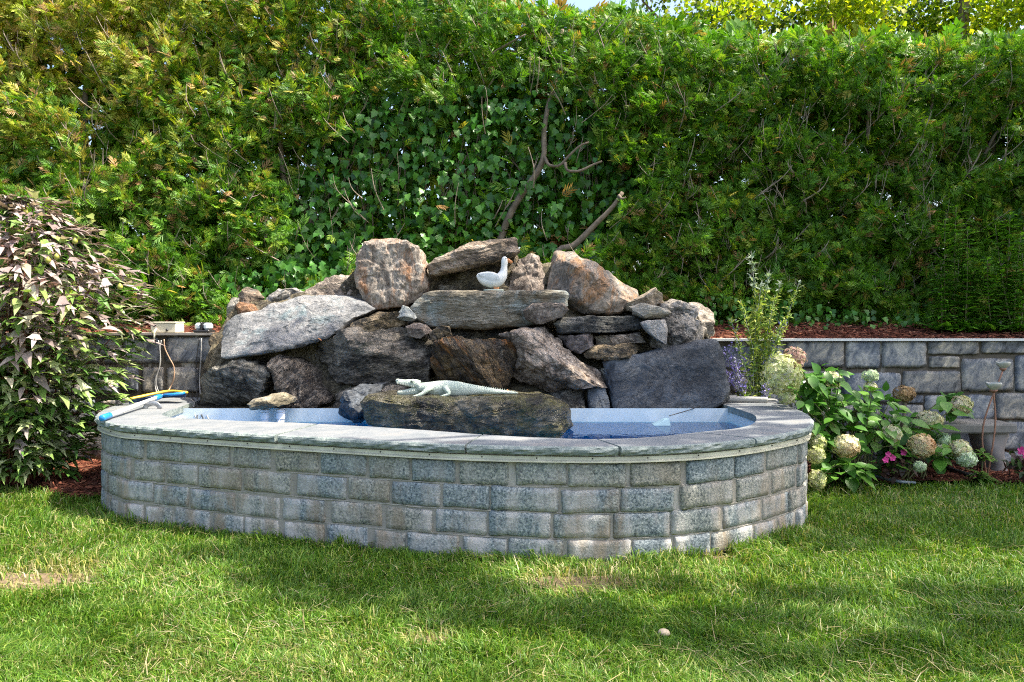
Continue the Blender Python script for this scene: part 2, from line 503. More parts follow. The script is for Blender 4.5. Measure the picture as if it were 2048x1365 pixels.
def ribbon(curve, prof, closed=True):
    """sweep a profile of (outward offset, z) along a 2-D curve with its normals"""
    n = len(curve); k = len(prof); N = normals2(curve); V = []
    for i in range(n):
        for o, z in prof:
            V.append((curve[i][0] + N[i][0]*o, curve[i][1] + N[i][1]*o, z))
    F = []
    for i in range(n-1):
        for j in range(k if closed else k-1):
            j2 = (j+1) % k
            F.append([i*k+j, (i+1)*k+j, (i+1)*k+j2, i*k+j2])
    if closed:
        F.append(list(range(k))); F.append([(n-1)*k+j for j in range(k)][::-1])
    return V, F

V, F = ribbon(WC[::4], [(0.0, -0.05), (0.0, COP_B - 0.001), (-0.2, COP_B - 0.001), (-0.2, -0.05)])
Vn = []
for v in V:
    n_ = mnoise.noise(Vector(v)*9)*0.006
    Vn.append((v[0], v[1] + n_, v[2]))
obj('wall_core', Vn, F, M['mortar'], parent=pool, smooth=False)

US = [-1, -0.93, -0.74, -0.48, -0.22, 0.03, 0.28, 0.52, 0.74, 0.93, 1]; WS = [-1, -0.85, -0.45, 0.0, 0.45, 0.85, 1]
def block_mesh(name, seed, mat, nx=11, nz=7, depth=0.11, rough=0.05, bulge=0.06, corner=0.10):
    """unit rock faced block: x, z in -0.5..0.5, rough face towards -y (real metres in y)"""
    V = []; idx = {}
    bulge = 0.025 if depth > 0.1 else 0.04; corner = 0.06
    for i in range(nx):
        for j in range(nz):
            u = US[i] if nx == 11 and depth > 0.1 else i/(nx-1)*2-1; w = WS[j] if nz == 7 and depth > 0.1 else j/(nz-1)*2-1
            cu, cw = u, w
            if abs(u) == 1 and abs(w) == 1: cu, cw = u*(1-corner*0.5), w*(1-corner)
            e = (1-abs(u)**10)*(1-abs(w)**7)
            nz_ = mnoise.fractal(Vector((u*1.6+seed*3.1, w*1.0, seed)), 0.9, 2.0, 3)
            jx = 0.5*cu + 0.022*mnoise.noise(Vector((seed*5, w*3.2, u)))
            jz = 0.5*cw + 0.06*mnoise.noise(Vector((u*3.0, seed*5, w)))
            if depth > 0.1 and (abs(u) == 1 or abs(w) == 1):
                V.append((jx, 0.007 + 0.003*nz_, jz)); idx[i, j] = len(V)-1; continue      # the edge dips under the pointing
            V.append((jx, -(0.0045 + bulge*0.1*e + (0.007 if depth > 0.1 else 0.010)*nz_*(0.35+0.65*e)), jz)); idx[i, j] = len(V)-1
    F = [[idx[i, j], idx[i+1, j], idx[i+1, j+1], idx[i, j+1]] for i in range(nx-1) for j in range(nz-1)]
    rim = [(i, 0) for i in range(nx)] + [(nx-1, j) for j in range(1, nz)] + [(i, nz-1) for i in range(nx-2, -1, -1)] + [(0, j) for j in range(nz-2, 0, -1)]
    b0 = len(V)
    for q in rim:
        x, y, z = V[idx[q]]; V.append((x, depth, z))
    k = len(rim)
    for a in range(k):
        F.append([idx[rim[(a+1) % k]], idx[rim[a]], b0+a, b0+(a+1) % k])
    return mesh(name, V, F, mat, smooth=True)

blocks = [block_mesh('granite_block', s+1, M['granite']) for s in range(8)]
# running length of the wall face
seg = np.linalg.norm(np.diff(WC, axis=0), axis=1); S = np.concatenate([[0], np.cumsum(seg)]); LEN = S[-1]
def on_wall(s):
    x = np.interp(s, S, WC[:, 0]); y = np.interp(s, S, WC[:, 1])
    nx = np.interp(s, S, ON[:, 0]); ny = np.interp(s, S, ON[:, 1])
    return x, y, math.atan2(nx, -ny)                    # rotation that turns -y to the outward normal
S0 = S[np.argmin(np.hypot(WC[:, 0]+3.1, WC[:, 1]-5.95))]
rnd = random.Random(11)
for c, (zb, zt) in enumerate([(0.408, 0.526), (0.272, 0.393), (0.136, 0.257), (0.000, 0.121)]):
    s = S0 - rnd.random()*0.2
    while s < LEN - 0.25:
        L = rnd.uniform(0.25, 0.365) if c < 3 else rnd.uniform(0.18, 0.34)
        x, y, a = on_wall(s + L/2)
        # shorter stones round the tight left end
        if -3.2 < x < -2.3: L *= 0.72
        x, y, a = on_wall(s + L/2)
        dz = rnd.uniform(-0.006, 0.006); h = (zt - zb)*rnd.uniform(1.02, 1.12)
        bi = rnd.choice((-0.003, -0.002, -0.002, -0.001, 0.0, 0.001, 0.003)) if c < 2 else rnd.choice((-0.003, -0.001, 0.0, 0.002, 0.004))
        bi = bi*0.5 - 0.001
        o = inst('granite_block', rnd.choice(blocks), pool, (x - math.sin(a)*bi, y + math.cos(a)*bi, (zb+zt)/2 + dz), (rnd.uniform(-0.02, 0.02), rnd.uniform(-0.025, 0.025), -a if False else a), (L, 1.0, h))
        s += L + rnd.choice((0.004, 0.008, 0.012, 0.02, 0.034))

# thin pale beads of pointing along the bed joints
M['bead'] = plain('pale_pointing', (0.40, 0.375, 0.31), 0.9, 0, 0.4, 30, 0.4)
for zj in (0.400, 0.264, 0.129):
    idx = np.arange(24, 380, 2); cvb = []
    for i_ in idx:
        z_ = zj + 0.007*mnoise.noise(Vector((WC[i_][0]*5, WC[i_][1]*5, zj*40))) + 0.004*mnoise.noise(Vector((WC[i_][0]*23, WC[i_][1]*23, zj*40)))
        cvb.append((WC[i_][0] + ON[i_][0]*0.0015, WC[i_][1] + ON[i_][1]*0.0015, z_))
    rb_ = [0.0012 + 0.0028*abs(mnoise.noise(Vector((q[0]*9, q[1]*9, zj*70)))) for q in cvb]
    mb = MB(); mb.sweep(cvb, rb_, 5); mb.obj('pointing', M['bead'], parent=pool, smooth=True)

# coping slabs, butted with open joints
def outer_i(px, py):
    p = PG(px, py, COP_T); return int(np.argmin(np.hypot(OC[:, 0]-p.x, OC[:, 1]-p.y)))
joints = [4, 58, outer_i(276, 852), outer_i(574, 865), outer_i(930, 890), outer_i(1241, 894), outer_i(1510, 877), outer_i(1615, 856), 372, 400]
for a, b in zip(joints[:-1], joints[1:]):
    ii = np.linspace(a, b, max(6, int((b-a)*1.0)))
    g = 0.35
    ii[0] += g; ii[-1] -= g
    rows = []
    for t_ in ii:
        ox = np.interp(t_, range(NS), OC[:, 0]); oy = np.interp(t_, range(NS), OC[:, 1])
        ix = np.interp(t_, range(NS), IC[:, 0]); iy = np.interp(t_, range(NS), IC[:, 1])
        nx = np.interp(t_, range(NS), ON[:, 0]); ny = np.interp(t_, range(NS), ON[:, 1])
        def rr(k, am): return am*mnoise.noise(Vector((ox*17, oy*17, k*3.3 + a)))
        row = []
        zt = COP_T + 0.0015*mnoise.noise(Vector((ox*3, oy*3, a)))
        for f_ in (0.0, 0.33, 0.66, 0.965):
            row.append((ix + (ox-ix)*f_, iy + (oy-iy)*f_, zt + 0.001*mnoise.noise(Vector((ox*9+f_*4, oy*9, 1)))))
        for k, (zz, base_o) in enumerate([(COP_T-0.005, 0.0), (COP_T-0.016, 0.006), (COP_T-0.028, 0.004), (COP_T-0.040, 0.0), (COP_B+0.002, -0.008)]):
            o_ = base_o + rr(k, 0.011)
            row.append((ox + nx*o_, oy + ny*o_, zz))
        row.append((ix, iy, COP_B)); rows.append(row)
    k = len(rows[0]); V = [v for r_ in rows for v in r_]; F = []; mi = []
    for i in range(len(rows)-1):
        for j in range(k):
            j2 = (j+1) % k
            F.append([i*k+j2, (i+1)*k+j2, (i+1)*k+j, i*k+j]); mi.append(1 if 3 <= j <= 7 else (1 if j == k-1 else 0))
    F.append(list(range(k))[::-1]); F.append([(len(rows)-1)*k+j for j in range(k)]); mi += [1, 1]
    o = obj('coping_stone', V, F, M['blue'], parent=pool)
    o.data.materials.append(M['blue_edge'])
    o.data.polygons.foreach_set('material_index', np.array(mi, dtype=np.int32))

# cream metal trim nailed under the coping, lip at its foot
V, F = ribbon(OC[20:392:2], [(-0.052, 0.563), (-0.030, 0.563), (-0.028, 0.546), (-0.008, 0.541), (-0.008, 0.535), (-0.052, 0.534)])
trim = obj('trim_strip', V, F, M['trim'], parent=pool)
sm = MB().ball((0, 0, 0), 0.0045, 6, 4); sme = mesh('screw', np.array(sm.V), sm.F, M['screw'])
for s in np.arange(S0 + 0.1, LEN - 0.3, 0.29):
    x, y, a = on_wall(s)
    nx, ny = math.sin(a), -math.cos(a)
    inst('screw', sme, trim, (x + nx*0.0225, y + ny*0.0165, 0.554))

# liner: inner wall, floor, rear wall
V, F = ribbon(IC[::3] , [(0.012, COP_B - 0.002), (0.012, 0.02)], closed=False)
LINER_BACK = 5.68
V = list(V); F = [list(f) for f in F]
mb = MB(); mb.add(V, F)
mb.add([(-2.62, LINER_BACK, 0.02), (1.68, LINER_BACK, 0.02), (1.68, LINER_BACK, 0.60), (-2.62, LINER_BACK, 0.60)], [[0, 1, 2, 3]])
fl = [(p[0], p[1], 0.03) for p in IC[::5]]
mb.add(fl, [list(range(len(fl)))])
mb.obj('liner', M['liner'], parent=pool)

# the water
def water_mat():
    t = NT('pool_water'); w = t.n('NewGeometry').outputs['Position']
    f = t.noise(w, 11, 3, 0.5)
    nb = t.bump(f, 0.16, 0.01)
    gl = t.n('BsdfGlossy', {'Color': (1, 1, 1, 1), 'Roughness': 0.02, 'Normal': nb}).outputs[0]
    tr = t.n('BsdfTransparent', {'Color': (0.12, 0.68, 0.92, 1)}).outputs[0]
    fr = t.n('Fresnel', {'IOR': 1.33, 'Normal': nb}).outputs[0]
    return t.done(t.n('MixShader', {0: fr, 1: tr, 2: gl}).outputs[0])
M['water'] = water_mat()
wp = [(p[0], p[1], Z_WATER) for p in IC[40:370:4] if p[1] < LINER_BACK - 0.002]
wp += [(1.63, LINER_BACK - 0.002, Z_WATER), (-2.52, LINER_BACK - 0.002, Z_WATER)]
obj('water', wp, [list(range(len(wp)))], M['water'], base=(-0.4, 5.0, Z_WATER), kind='structure')

# ------------------------------------------------------------------ retaining wall
def fieldstone():
    t = NT('fieldstone'); v = t.wcoord(rot=(0, R(62), 0), scale=(1, 1, 2.0)); iso = t.wcoord()
    a = t.noise(v, 5, 7, 0.7, 0.6); g = t.noise(iso, 55, 4, 0.75); b = t.noise(iso, 2.2, 3)
    f = t.stretch(t.math('ADD', t.math('MULTIPLY', a, 0.7), t.math('MULTIPLY', b, 0.3)), 0.25, 0.72)
    col = t.ramp(f, [(0.28, (0.065, 0.07, 0.078)), (0.45, (0.165, 0.178, 0.20)), (0.58, (0.29, 0.285, 0.275)), (0.72, (0.46, 0.43, 0.38))])
    oi = t.n('ObjectInfo').outputs['Random']
    col = t.mix(0.55, col, t.ramp(oi, [(0.0, (0.7, 0.82, 1.0)), (0.5, (1, 1, 1)), (1.0, (1.2, 1.05, 0.82))]), 'MULTIPLY')
    col = t.mix(0.45, col, t.ramp(g, [(0.25, 0.2), (0.5, 0.95), (0.75, 1.7)]), 'MULTIPLY')
    h = t.math('ADD', a, t.math('MULTIPLY', g, 0.4))
    return t.done(t.bsdf(col, 0.8, t.bump(h, 0.6, 0.025), 0, 0.35))
M['fieldstone'] = fieldstone()
M['mortar_dark'] = mortar('retaining_wall_mortar', (0.075, 0.062, 0.046), (0.14, 0.12, 0.095))
M['white_edge'] = plain('white_painted_edging', (0.72, 0.72, 0.70), 0.5, 0, 0.15, 14, 0.1)
M['grey_edge'] = plain('weathered_edging', (0.33, 0.30, 0.26), 0.8, 0, 0.3, 14, 0.3)

rw = empty('retaining_wall', (0, WALL_Y, 0), 'low grey fieldstone retaining wall behind the pool and flower bed', 'wall')
mb = MB(); mb.box((-9, WALL_Y + 0.012, -0.05), (0, WALL_Y + 0.3, 1.145)); mb.obj('wall_core', M['mortar_dark'], parent=rw)
mb = MB(); mb.box((0.001, WALL_Y + 0.012, -0.05), (9, WALL_Y + 0.3, 1.098)); mb.obj('wall_core', M['mortar_dark'], parent=rw)

def wall_stone(x0, x1, z0, z1, seed):
    """a hand cut stone in the wall face, its own outline and rough face"""
    me = block_mesh('wall_stone', seed, M['fieldstone'], nx=11, nz=8, depth=0.06, corner=0.12)
    o = inst('wall_stone', me, rw, ((x0+x1)/2, WALL_Y + 0.004, (z0+z1)/2), (0, 0, 0), (x1-x0, 1.25, z1-z0))
def zpx(py): return EYE - (py-HOR)/FPX*WALL_Y
def xpx(px): return (px-1024)/FPX*WALL_Y
Z6 = lambda a, b, c, d: (1420 + a*.381, 480 + c*.381, 1420 + b*.381, 480 + d*.381)
stones = [Z6(400, 703, 532, 674), Z6(715, 893, 532, 676), Z6(905, 1135, 532, 673), Z6(1148, 1412, 532, 603), Z6(1428, 1660, 530, 598), Z6(1674, 1850, 530, 596),
          Z6(1153, 1310, 612, 673), Z6(693, 1002, 698, 856), Z6(1015, 1314, 688, 808), Z6(1324, 1592, 622, 796), Z6(1604, 1800, 608, 796),
          Z6(905, 1118, 868, 936), Z6(1130, 1492, 815, 946), Z6(1505, 1770, 806, 946), Z6(1020, 1120, 818, 858),
          Z6(1195, 1500, 958, 1105), Z6(1512, 1800, 958, 1105), Z6(960, 1185, 948, 1105), Z6(1080, 1400, 1115, 1190), Z6(1412, 1800, 1115, 1190), Z6(700, 890, 868, 1000), Z6(700, 950, 1010, 1190),
          Z6(470, 683, 690, 860), Z6(60, 388, 560, 680), Z6(110, 320, 695, 800), Z6(330, 460, 690, 800), Z6(100, 460, 812, 930), Z6(470, 690, 872, 1010), Z6(480, 690, 1020, 1190),
          (2126, 686, 2230, 780), (2125, 790, 2260, 840), (2110, 848, 2260, 945)]
for k, (a, b, c, d) in enumerate(stones):
    wall_stone(xpx(a), xpx(c), zpx(d), zpx(b), 30 + k*1.37)
lst = [(330, 675, 438, 726), (246, 675, 318, 727), (120, 676, 236, 728), (0, 676, 110, 728), (-150, 676, -10, 728), (244, 736, 276, 784), (284, 735, 326, 786), (333, 735, 397, 786), (170, 736, 236, 790), (60, 736, 160, 790), (-120, 736, 50, 790),
       (200, 798, 300, 850), (310, 796, 400, 850), (40, 798, 190, 850), (-120, 798, 30, 850), (100, 858, 220, 920), (-120, 858, 90, 920), (406, 735, 450, 790)]
for k, (a, b, c, d) in enumerate(lst):
    wall_stone(xpx(a), xpx(c), zpx(d), zpx(b), 90 + k*1.71)
mb = MB(); mb.box((1.72, WALL_Y - 0.035, 1.096), (9, WALL_Y + 0.05, 1.116)); mb.obj('top_edging', M['white_edge'], parent=rw)
mb = MB(); mb.box((-9, WALL_Y - 0.04, 1.146), (-2.55, WALL_Y + 0.24, 1.166)); mb.obj('top_edging', M['grey_edge'], parent=rw)
# ------------------------------------------------------------------ waterfall rocks
ROCKS = {}
def rock(key, pts, Y, T, label, mat, seed, p=6.0, rough=0.018, facets=7, strata=None, lean=0.0, flat_top=None, N=112, name='boulder', K=14, cut=(0.55, 0.90), ledge=0.0):
    p = max(p, 5.0)
    ym = Y + 0.4*T
    o = np.array([(q.x, q.z) for q in (P(a, b, ym) for a, b in pts)])
    # resample the outline evenly
    q = np.vstack([o, o[:1]]); d = np.concatenate([[0], np.cumsum(np.linalg.norm(np.diff(q, axis=0), axis=1))])
    s = np.linspace(0, d[-1], N, endpoint=False)
    o = np.stack([np.interp(s, d, q[:, 0]), np.interp(s, d, q[:, 1])], 1)
    o = 0.12*np.roll(o, 1, 0) + 0.76*o + 0.12*np.roll(o, -1, 0)
    size = max(np.ptp(o[:, 0]), np.ptp(o[:, 1]))
    for i in range(N):
        v = Vector((o[i, 0]*6/size, o[i, 1]*6/size, seed))
        o[i] += np.array((mnoise.noise(v), mnoise.noise(v + Vector((9, 3, 1)))))*0.012*min(1, size)
    c = o.mean(0); r = random.Random(seed*1000)
    V = []; DR = []; rad2 = norm(o - c); tf = [1.0, 0.992, 0.975, 0.95] + list(np.linspace(0.91, 0.06, max(8, K))); tb = [0.96, 0.8, 0.45]
    for sgn, dep, tl in ((-1, 0.4*T, tf), (1, 0.6*T, tb)):
        for t in tl:
            h = max(0.0, 1 - t**p)**(1/p)
            ring = np.empty((N, 3)); ring[:, 0] = c[0] + (o[:, 0]-c[0])*t; ring[:, 2] = c[1] + (o[:, 1]-c[1])*t
            ring[:, 1] = ym + sgn*dep*h
            V.append(ring); wr = t**p
            DR.append(np.stack([rad2[:, 0]*wr, np.full(N, sgn*(1-wr)), rad2[:, 1]*wr], 1))
    DR = norm(np.concatenate(DR + [np.array([[0, -1.0, 0], [0, 1.0, 0]])]))
    K = len(tf)
    V = np.concatenate(V + [np.array([[c[0], ym-0.4*T, c[1]], [c[0], ym+0.6*T, c[1]]])])
    F = []
    def band(i, j, flip):
        for k in range(N):
            k2 = (k+1) % N
            f = [i*N+k, i*N+k2, j*N+k2, j*N+k]
            F.append(f[::-1] if flip else f)
    for i in range(K-1): band(i, i+1, False)
    cF = len(V)-2; cB = len(V)-1
    for k in range(N): F.append([(K-1)*N+k, (K-1)*N+(k+1) % N, cF])
    prev = 0
    for i in range(K, K+len(tb)): band(prev, i, True); prev = i
    for k in range(N): F.append([prev*N+(k+1) % N, prev*N+k, cB])
    ctr = np.array((c[0], ym, c[1])); L = V - ctr
    # planes knock facets off it
    for f in range(facets):
        n = np.array((r.uniform(-1, 1), -r.uniform(0.35, 1.1), r.uniform(-0.7, 1.0))); n /= np.linalg.norm(n)
        dd = L @ n; lim = dd.max()*r.uniform(*cut)
        L -= np.outer(np.maximum(dd-lim, 0)*0.94, n)
    # lean back
    if lean: L[:, 1] += lean*L[:, 2]
    # noise: broad lumps, fine chips and ledges along the bedding
    sd = None
    if strata is not None:
        sd = np.array((math.sin(R(strata)), 0, math.cos(R(strata))))
    off = Vector((seed*13.7, seed*5.1, seed*2.9))
    Ln = DR
    for i in range(len(L)):
        v = Vector(L[i]) 
        n1 = mnoise.fractal(v*3.0 + off, 0.8, 2.1, 4)
        n2 = mnoise.fractal(v*16.0 + off, 0.9, 2.0, 3)
        dv = mnoise.voronoi(v*5.5 + off)[0]
        ce = mnoise.cell(Vector((v.x*6 + v.z*2.1, v.y*6, v.z*7 - v.x*1.7)) + off)
        k = rough*(n1*1.0 + 0.6*n2 - 1.6*max(0.0, 0.40 - (dv[1]-dv[0])*1.8) + 0.45*ce)
        if sd is not None:
            qv = float(sd @ L[i]) + 0.02*n1
            k += ledge*(mnoise.noise(Vector((qv*26, seed, v.x*0.9))) + 0.5*mnoise.noise(Vector((qv*60, seed, v.x*2))))
        L[i] += Ln[i]*k
    V = L + ctr
    if flat_top is not None:
        for i in range(len(V)):
            lim = flat_top + 0.006*mnoise.fractal(Vector(V[i])*5, 1.0, 2.0, 3)
            if V[i, 2] > lim: V[i, 2] = lim + (V[i, 2]-lim)*0.06
    o_ = obj(name, V, F, mat, base=(c[0], ym, V[:, 2].min()), smooth=True, label=label, cat='rock', group='rocks of the waterfall mound')
    o_.data.set_sharp_from_angle(angle=R(24))
    ROCKS[key] = (V, F)
    return o_

def top_of(key, x, y, z=4.0):
    V, F = ROCKS[key]
    b = BVHTree.FromPolygons([Vector(v) for v in V], F)
    h = b.ray_cast(Vector((x, y, z)), Vector((0, 0, -1)))
    return h[0].z if h[0] else None

g1 = rock_mat('grey_slab_rock', [(0.25, (0.15, 0.165, 0.19)), (0.5, (0.225, 0.235, 0.255)), (0.75, (0.31, 0.315, 0.325))], angle=14, scale=3, stretch=3.5, speck=0.42, light=(0.17, 0.23, 0.245), light_amt=0.60, bump=0.55)
g2 = rock_mat('rusty_block_rock', [(0.25, (0.10, 0.082, 0.07)), (0.46, (0.235, 0.20, 0.175)), (0.6, (0.34, 0.305, 0.275)), (0.78, (0.46, 0.42, 0.38))], angle=84, scale=3, stretch=4, speck=0.5, stain=(0.27, 0.115, 0.04), stain_amt=0.48, bump=0.5)
g3 = rock_mat('grey_brown_rock', [(0.3, (0.10, 0.085, 0.075)), (0.48, (0.26, 0.22, 0.19)), (0.66, (0.46, 0.42, 0.38))], angle=-24, scale=4, stretch=6, speck=0.4)
g4 = rock_mat('dark_gneiss_rock', [(0.30, (0.025, 0.024, 0.023)), (0.44, (0.095, 0.088, 0.077)), (0.56, (0.20, 0.182, 0.158)), (0.72, (0.40, 0.355, 0.30))], angle=10, scale=3.2, stretch=7, speck=0.4, rough=0.5, bump=0.8, moss=(0.06, 0.085, 0.06), moss_amt=0.6)
g4b = rock_mat('dark_gneiss_rock_steep', [(0.30, (0.03, 0.026, 0.025)), (0.44, (0.105, 0.093, 0.083)), (0.56, (0.21, 0.183, 0.16)), (0.72, (0.40, 0.34, 0.29))], angle=50, scale=3.4, stretch=7, speck=0.45, rough=0.5, bump=0.8)
g4c = rock_mat('dark_gneiss_rock_low', [(0.30, (0.03, 0.03, 0.029)), (0.44, (0.11, 0.112, 0.102)), (0.58, (0.23, 0.225, 0.205)), (0.74, (0.40, 0.37, 0.33))], angle=-25, scale=3.0, stretch=5, speck=0.45, rough=0.55, bump=0.7)
g5 = rock_mat('ledge_rock', [(0.25, (0.07, 0.062, 0.045)), (0.44, (0.20, 0.182, 0.14)), (0.58, (0.29, 0.27, 0.225)), (0.78, (0.40, 0.39, 0.35))], angle=3, scale=2.6, stretch=11, speck=0.25, bump=0.75, light=(0.33, 0.37, 0.35), light_amt=0.56, stain=(0.34, 0.25, 0.16), stain_amt=0.56)
g6 = rock_mat('top_slab_rock', [(0.3, (0.05, 0.042, 0.036)), (0.44, (0.20, 0.16, 0.125)), (0.58, (0.38, 0.30, 0.24)), (0.74, (0.52, 0.46, 0.4))], angle=-14, scale=3.2, stretch=9, speck=0.35, bump=0.8)
g7 = rock_mat('pink_granite_rock', [(0.25, (0.09, 0.07, 0.062)), (0.48, (0.24, 0.20, 0.175)), (0.7, (0.38, 0.33, 0.30))], angle=30, scale=5, stretch=2, speck=0.6, bump=0.6)
g8 = rock_mat('orange_grey_rock', [(0.25, (0.11, 0.10, 0.092)), (0.46, (0.215, 0.20, 0.185)), (0.62, (0.32, 0.27, 0.225)), (0.78, (0.42, 0.36, 0.31))], angle=60, scale=2.6, stretch=2.5, speck=0.45, stain=(0.36, 0.18, 0.075), stain_amt=0.48, bump=0.5)
g9 = rock_mat('mottled_rock', [(0.34, (0.02, 0.018, 0.015)), (0.46, (0.10, 0.082, 0.055)), (0.6, (0.27, 0.21, 0.13)), (0.74, (0.45, 0.36, 0.25))], angle=-18, scale=6, stretch=4, speck=0.5, rough=0.6, bump=0.9)
g10 = rock_mat('pink_boulder_rock', [(0.28, (0.035, 0.028, 0.022)), (0.44, (0.15, 0.122, 0.10)), (0.56, (0.31, 0.262, 0.23)), (0.72, (0.47, 0.415, 0.375))], angle=-40, scale=3.4, stretch=2.6, speck=0.5, stain=(0.40, 0.22, 0.09), stain_amt=0.60, bump=0.8, rough=0.6)
g11 = rock_mat('wet_rust_rock', [(0.28, (0.010, 0.008, 0.006)), (0.46, (0.042, 0.030, 0.018)), (0.6, (0.12, 0.085, 0.045)), (0.76, (0.26, 0.19, 0.11))], angle=-58, scale=3.0, stretch=8, speck=0.35, stain=(0.34, 0.13, 0.02), stain_amt=0.545, rough=0.3, bump=0.8, spec=0.6, vein=0.12)
g12 = rock_mat('wet_olive_rock', [(0.30, (0.010, 0.009, 0.006)), (0.46, (0.042, 0.038, 0.022)), (0.6, (0.10, 0.092, 0.058)), (0.76, (0.21, 0.19, 0.15))], angle=18, scale=2.2, stretch=3.5, speck=0.4, moss=(0.085, 0.08, 0.02), moss_amt=0.47, rough=0.33, bump=0.8, spec=0.6, vein=0.10)
g13 = rock_mat('dark_slate_rock', [(0.30, (0.018, 0.024, 0.034)), (0.5, (0.048, 0.058, 0.074)), (0.7, (0.10, 0.115, 0.138))], angle=20, scale=2.0, stretch=2.5, speck=0.10, rough=0.5, bump=0.5, light=(0.15, 0.17, 0.19), light_amt=0.6, vein=0.06)
g14 = rock_mat('dark_bar_rock', [(0.32, (0.018, 0.021, 0.023)), (0.48, (0.06, 0.066, 0.066)), (0.64, (0.15, 0.155, 0.15))], angle=4, scale=3, stretch=7, speck=0.3, rough=0.5, bump=0.8)
g15 = rock_mat('pale_rock', [(0.3, (0.25, 0.23, 0.195)), (0.5, (0.40, 0.38, 0.335)), (0.7, (0.52, 0.50, 0.46))], angle=10, scale=5, stretch=4, speck=0.3, bump=0.5)
g16 = rock_mat('rounded_grey_rock', [(0.34, (0.05, 0.047, 0.045)), (0.46, (0.20, 0.19, 0.18)), (0.56, (0.34, 0.32, 0.30)), (0.7, (0.52, 0.48, 0.45))], angle=-35, scale=4, stretch=3, speck=0.55, bump=0.8)
g17 = rock_mat('blue_grey_chip_rock', [(0.3, (0.22, 0.26, 0.28)), (0.6, (0.40, 0.44, 0.46))], angle=40, scale=5, stretch=2, speck=0.3)

rock('R1', [(715,522),(721,497),(744,479),(795,475),(840,493),(849,508),(859,580),(846,600),(812,617),(757,623),(738,608),(718,582)], 6.12, 0.42, 'tall upright rust-streaked boulder left of the duck', g2, 1, p=9, facets=2, rough=0.016, cut=(0.90, 0.97))
rock('R2', [(611,592),(617,576),(649,557),(680,549),(705,551),(719,560),(722,605),(680,606),(620,603)], 6.35, 0.35, 'grey-brown boulder behind the pale slab, touching the tall boulder', g3, 2)
rock('R3', [(446,660),(452,644),(477,630),(521,619),(533,607),(583,593),(633,589),(692,590),(724,601),(755,618),(718,635),(692,660),(667,679),(642,683),(617,693),(567,702),(524,710),(480,717),(467,713),(458,697),(452,672)], 5.92, 0.42, 'large pale blue-grey slab leaning on the left of the mound', g1, 3, p=4.5, facets=2, lean=0.75, rough=0.015, cut=(0.80, 0.94))
rock('R4a', [(453,640),(455,607),(464,594),(481,594),(482,612),(472,636)], 6.3, 0.2, 'small pale stone at the left end of the mound top', g15, 4, rough=0.008, N=48, K=7)
rock('R4b', [(475,600),(492,573),(508,577),(526,596),(514,612),(490,614)], 6.33, 0.22, 'small brown striped pointed stone behind the pale slab', g6, 5, rough=0.008, N=48, K=7)
rock('R4c', [(464,614),(477,605),(505,609),(516,622),(492,630),(472,634)], 6.22, 0.18, 'small rusty orange stone above the pale slab left end', rock_mat('rusty_chip_rock', [(0.3, (0.14, 0.07, 0.035)), (0.6, (0.36, 0.21, 0.12))], 20, 5, 3), 6, rough=0.008, N=48, K=7)
rock('R5', [(511,612),(527,591),(555,577),(574,574),(596,577),(611,588),(590,602),(545,616),(521,622)], 6.28, 0.3, 'dark speckled blue-grey stone behind the pale slab', rock_mat('speckled_blue_rock', [(0.3, (0.08, 0.085, 0.10)), (0.5, (0.20, 0.21, 0.23)), (0.7, (0.40, 0.38, 0.36))], 15, 4, 2, 0.6), 7, N=64)
rock('R6', [(421,679),(427,666),(443,663),(455,672),(463,697),(466,716),(448,729),(430,726),(426,704)], 6.16, 0.28, 'small upright rusty stone between wall end and pale slab', g9, 8, rough=0.012, N=56, K=8)
rock('R7', [(397,768),(404,748),(452,729),(493,719),(524,724),(553,744),(553,760),(535,793),(493,810),(439,816),(408,803)], 5.74, 0.5, 'dark rounded boulder at the lower left above the liner', g4c, 9, rough=0.026, facets=4)
rock('R8', [(544,728),(561,711),(592,717),(626,735),(645,766),(666,790),(664,806),(633,820),(586,820),(567,795),(555,756)], 5.72, 0.45, 'dark diagonal-banded boulder above the two white pipes', g4b, 10, rough=0.022, ledge=0.010, strata=-40, facets=4)
rock('R9', [(584,708),(620,690),(660,680),(700,658),(740,648),(790,646),(850,664),(874,690),(866,730),(862,768),(790,775),(720,772),(665,766),(645,744),(628,728),(590,716)], 5.78, 0.5, 'broad dark layered boulder left of the rusty wet rock', g4, 11, rough=0.026, ledge=0.012, strata=8, facets=5)
rock('R10', [(694,671),(702,647),(721,635),(765,624),(806,627),(818,650),(790,656),(743,664),(721,678)], 5.86, 0.3, 'mottled brown pitted rock below the tall boulder', g9, 12, rough=0.022, N=72)
rock('R11', [(810,652),(825,645),(850,648),(866,664),(842,678),(816,676)], 5.80, 0.22, 'small pale speckled stone lying above the layered boulder', g7, 13, N=48, K=8, rough=0.01)
rock('R11b', [(856,664),(880,652),(900,651),(905,674),(885,684),(862,682)], 5.76, 0.2, 'small rusty stone at the left side of the dark spout', g9, 14, N=48, K=8, rough=0.01)
rock('R12', [(791,632),(802,608),(815,614),(836,636),(824,644),(797,640)], 5.92, 0.16, 'small pyramid-shaped blue-grey stone left of the duck ledge', g17, 15, N=48, K=7, p=2.4, rough=0.006)
rock('R13', [(819,615),(838,592),(856,583),(920,582),(1134,582),(1137,613),(1106,642),(1052,654),(952,660),(902,660),(859,654),(834,638)], 5.98, 0.5, 'long flat layered ledge stone carrying the white duck', g5, 16, p=7, facets=2, rough=0.012, ledge=0.010, strata=3, name='rock_slab', N=128, cut=(0.9, 0.97), lean=-0.12)
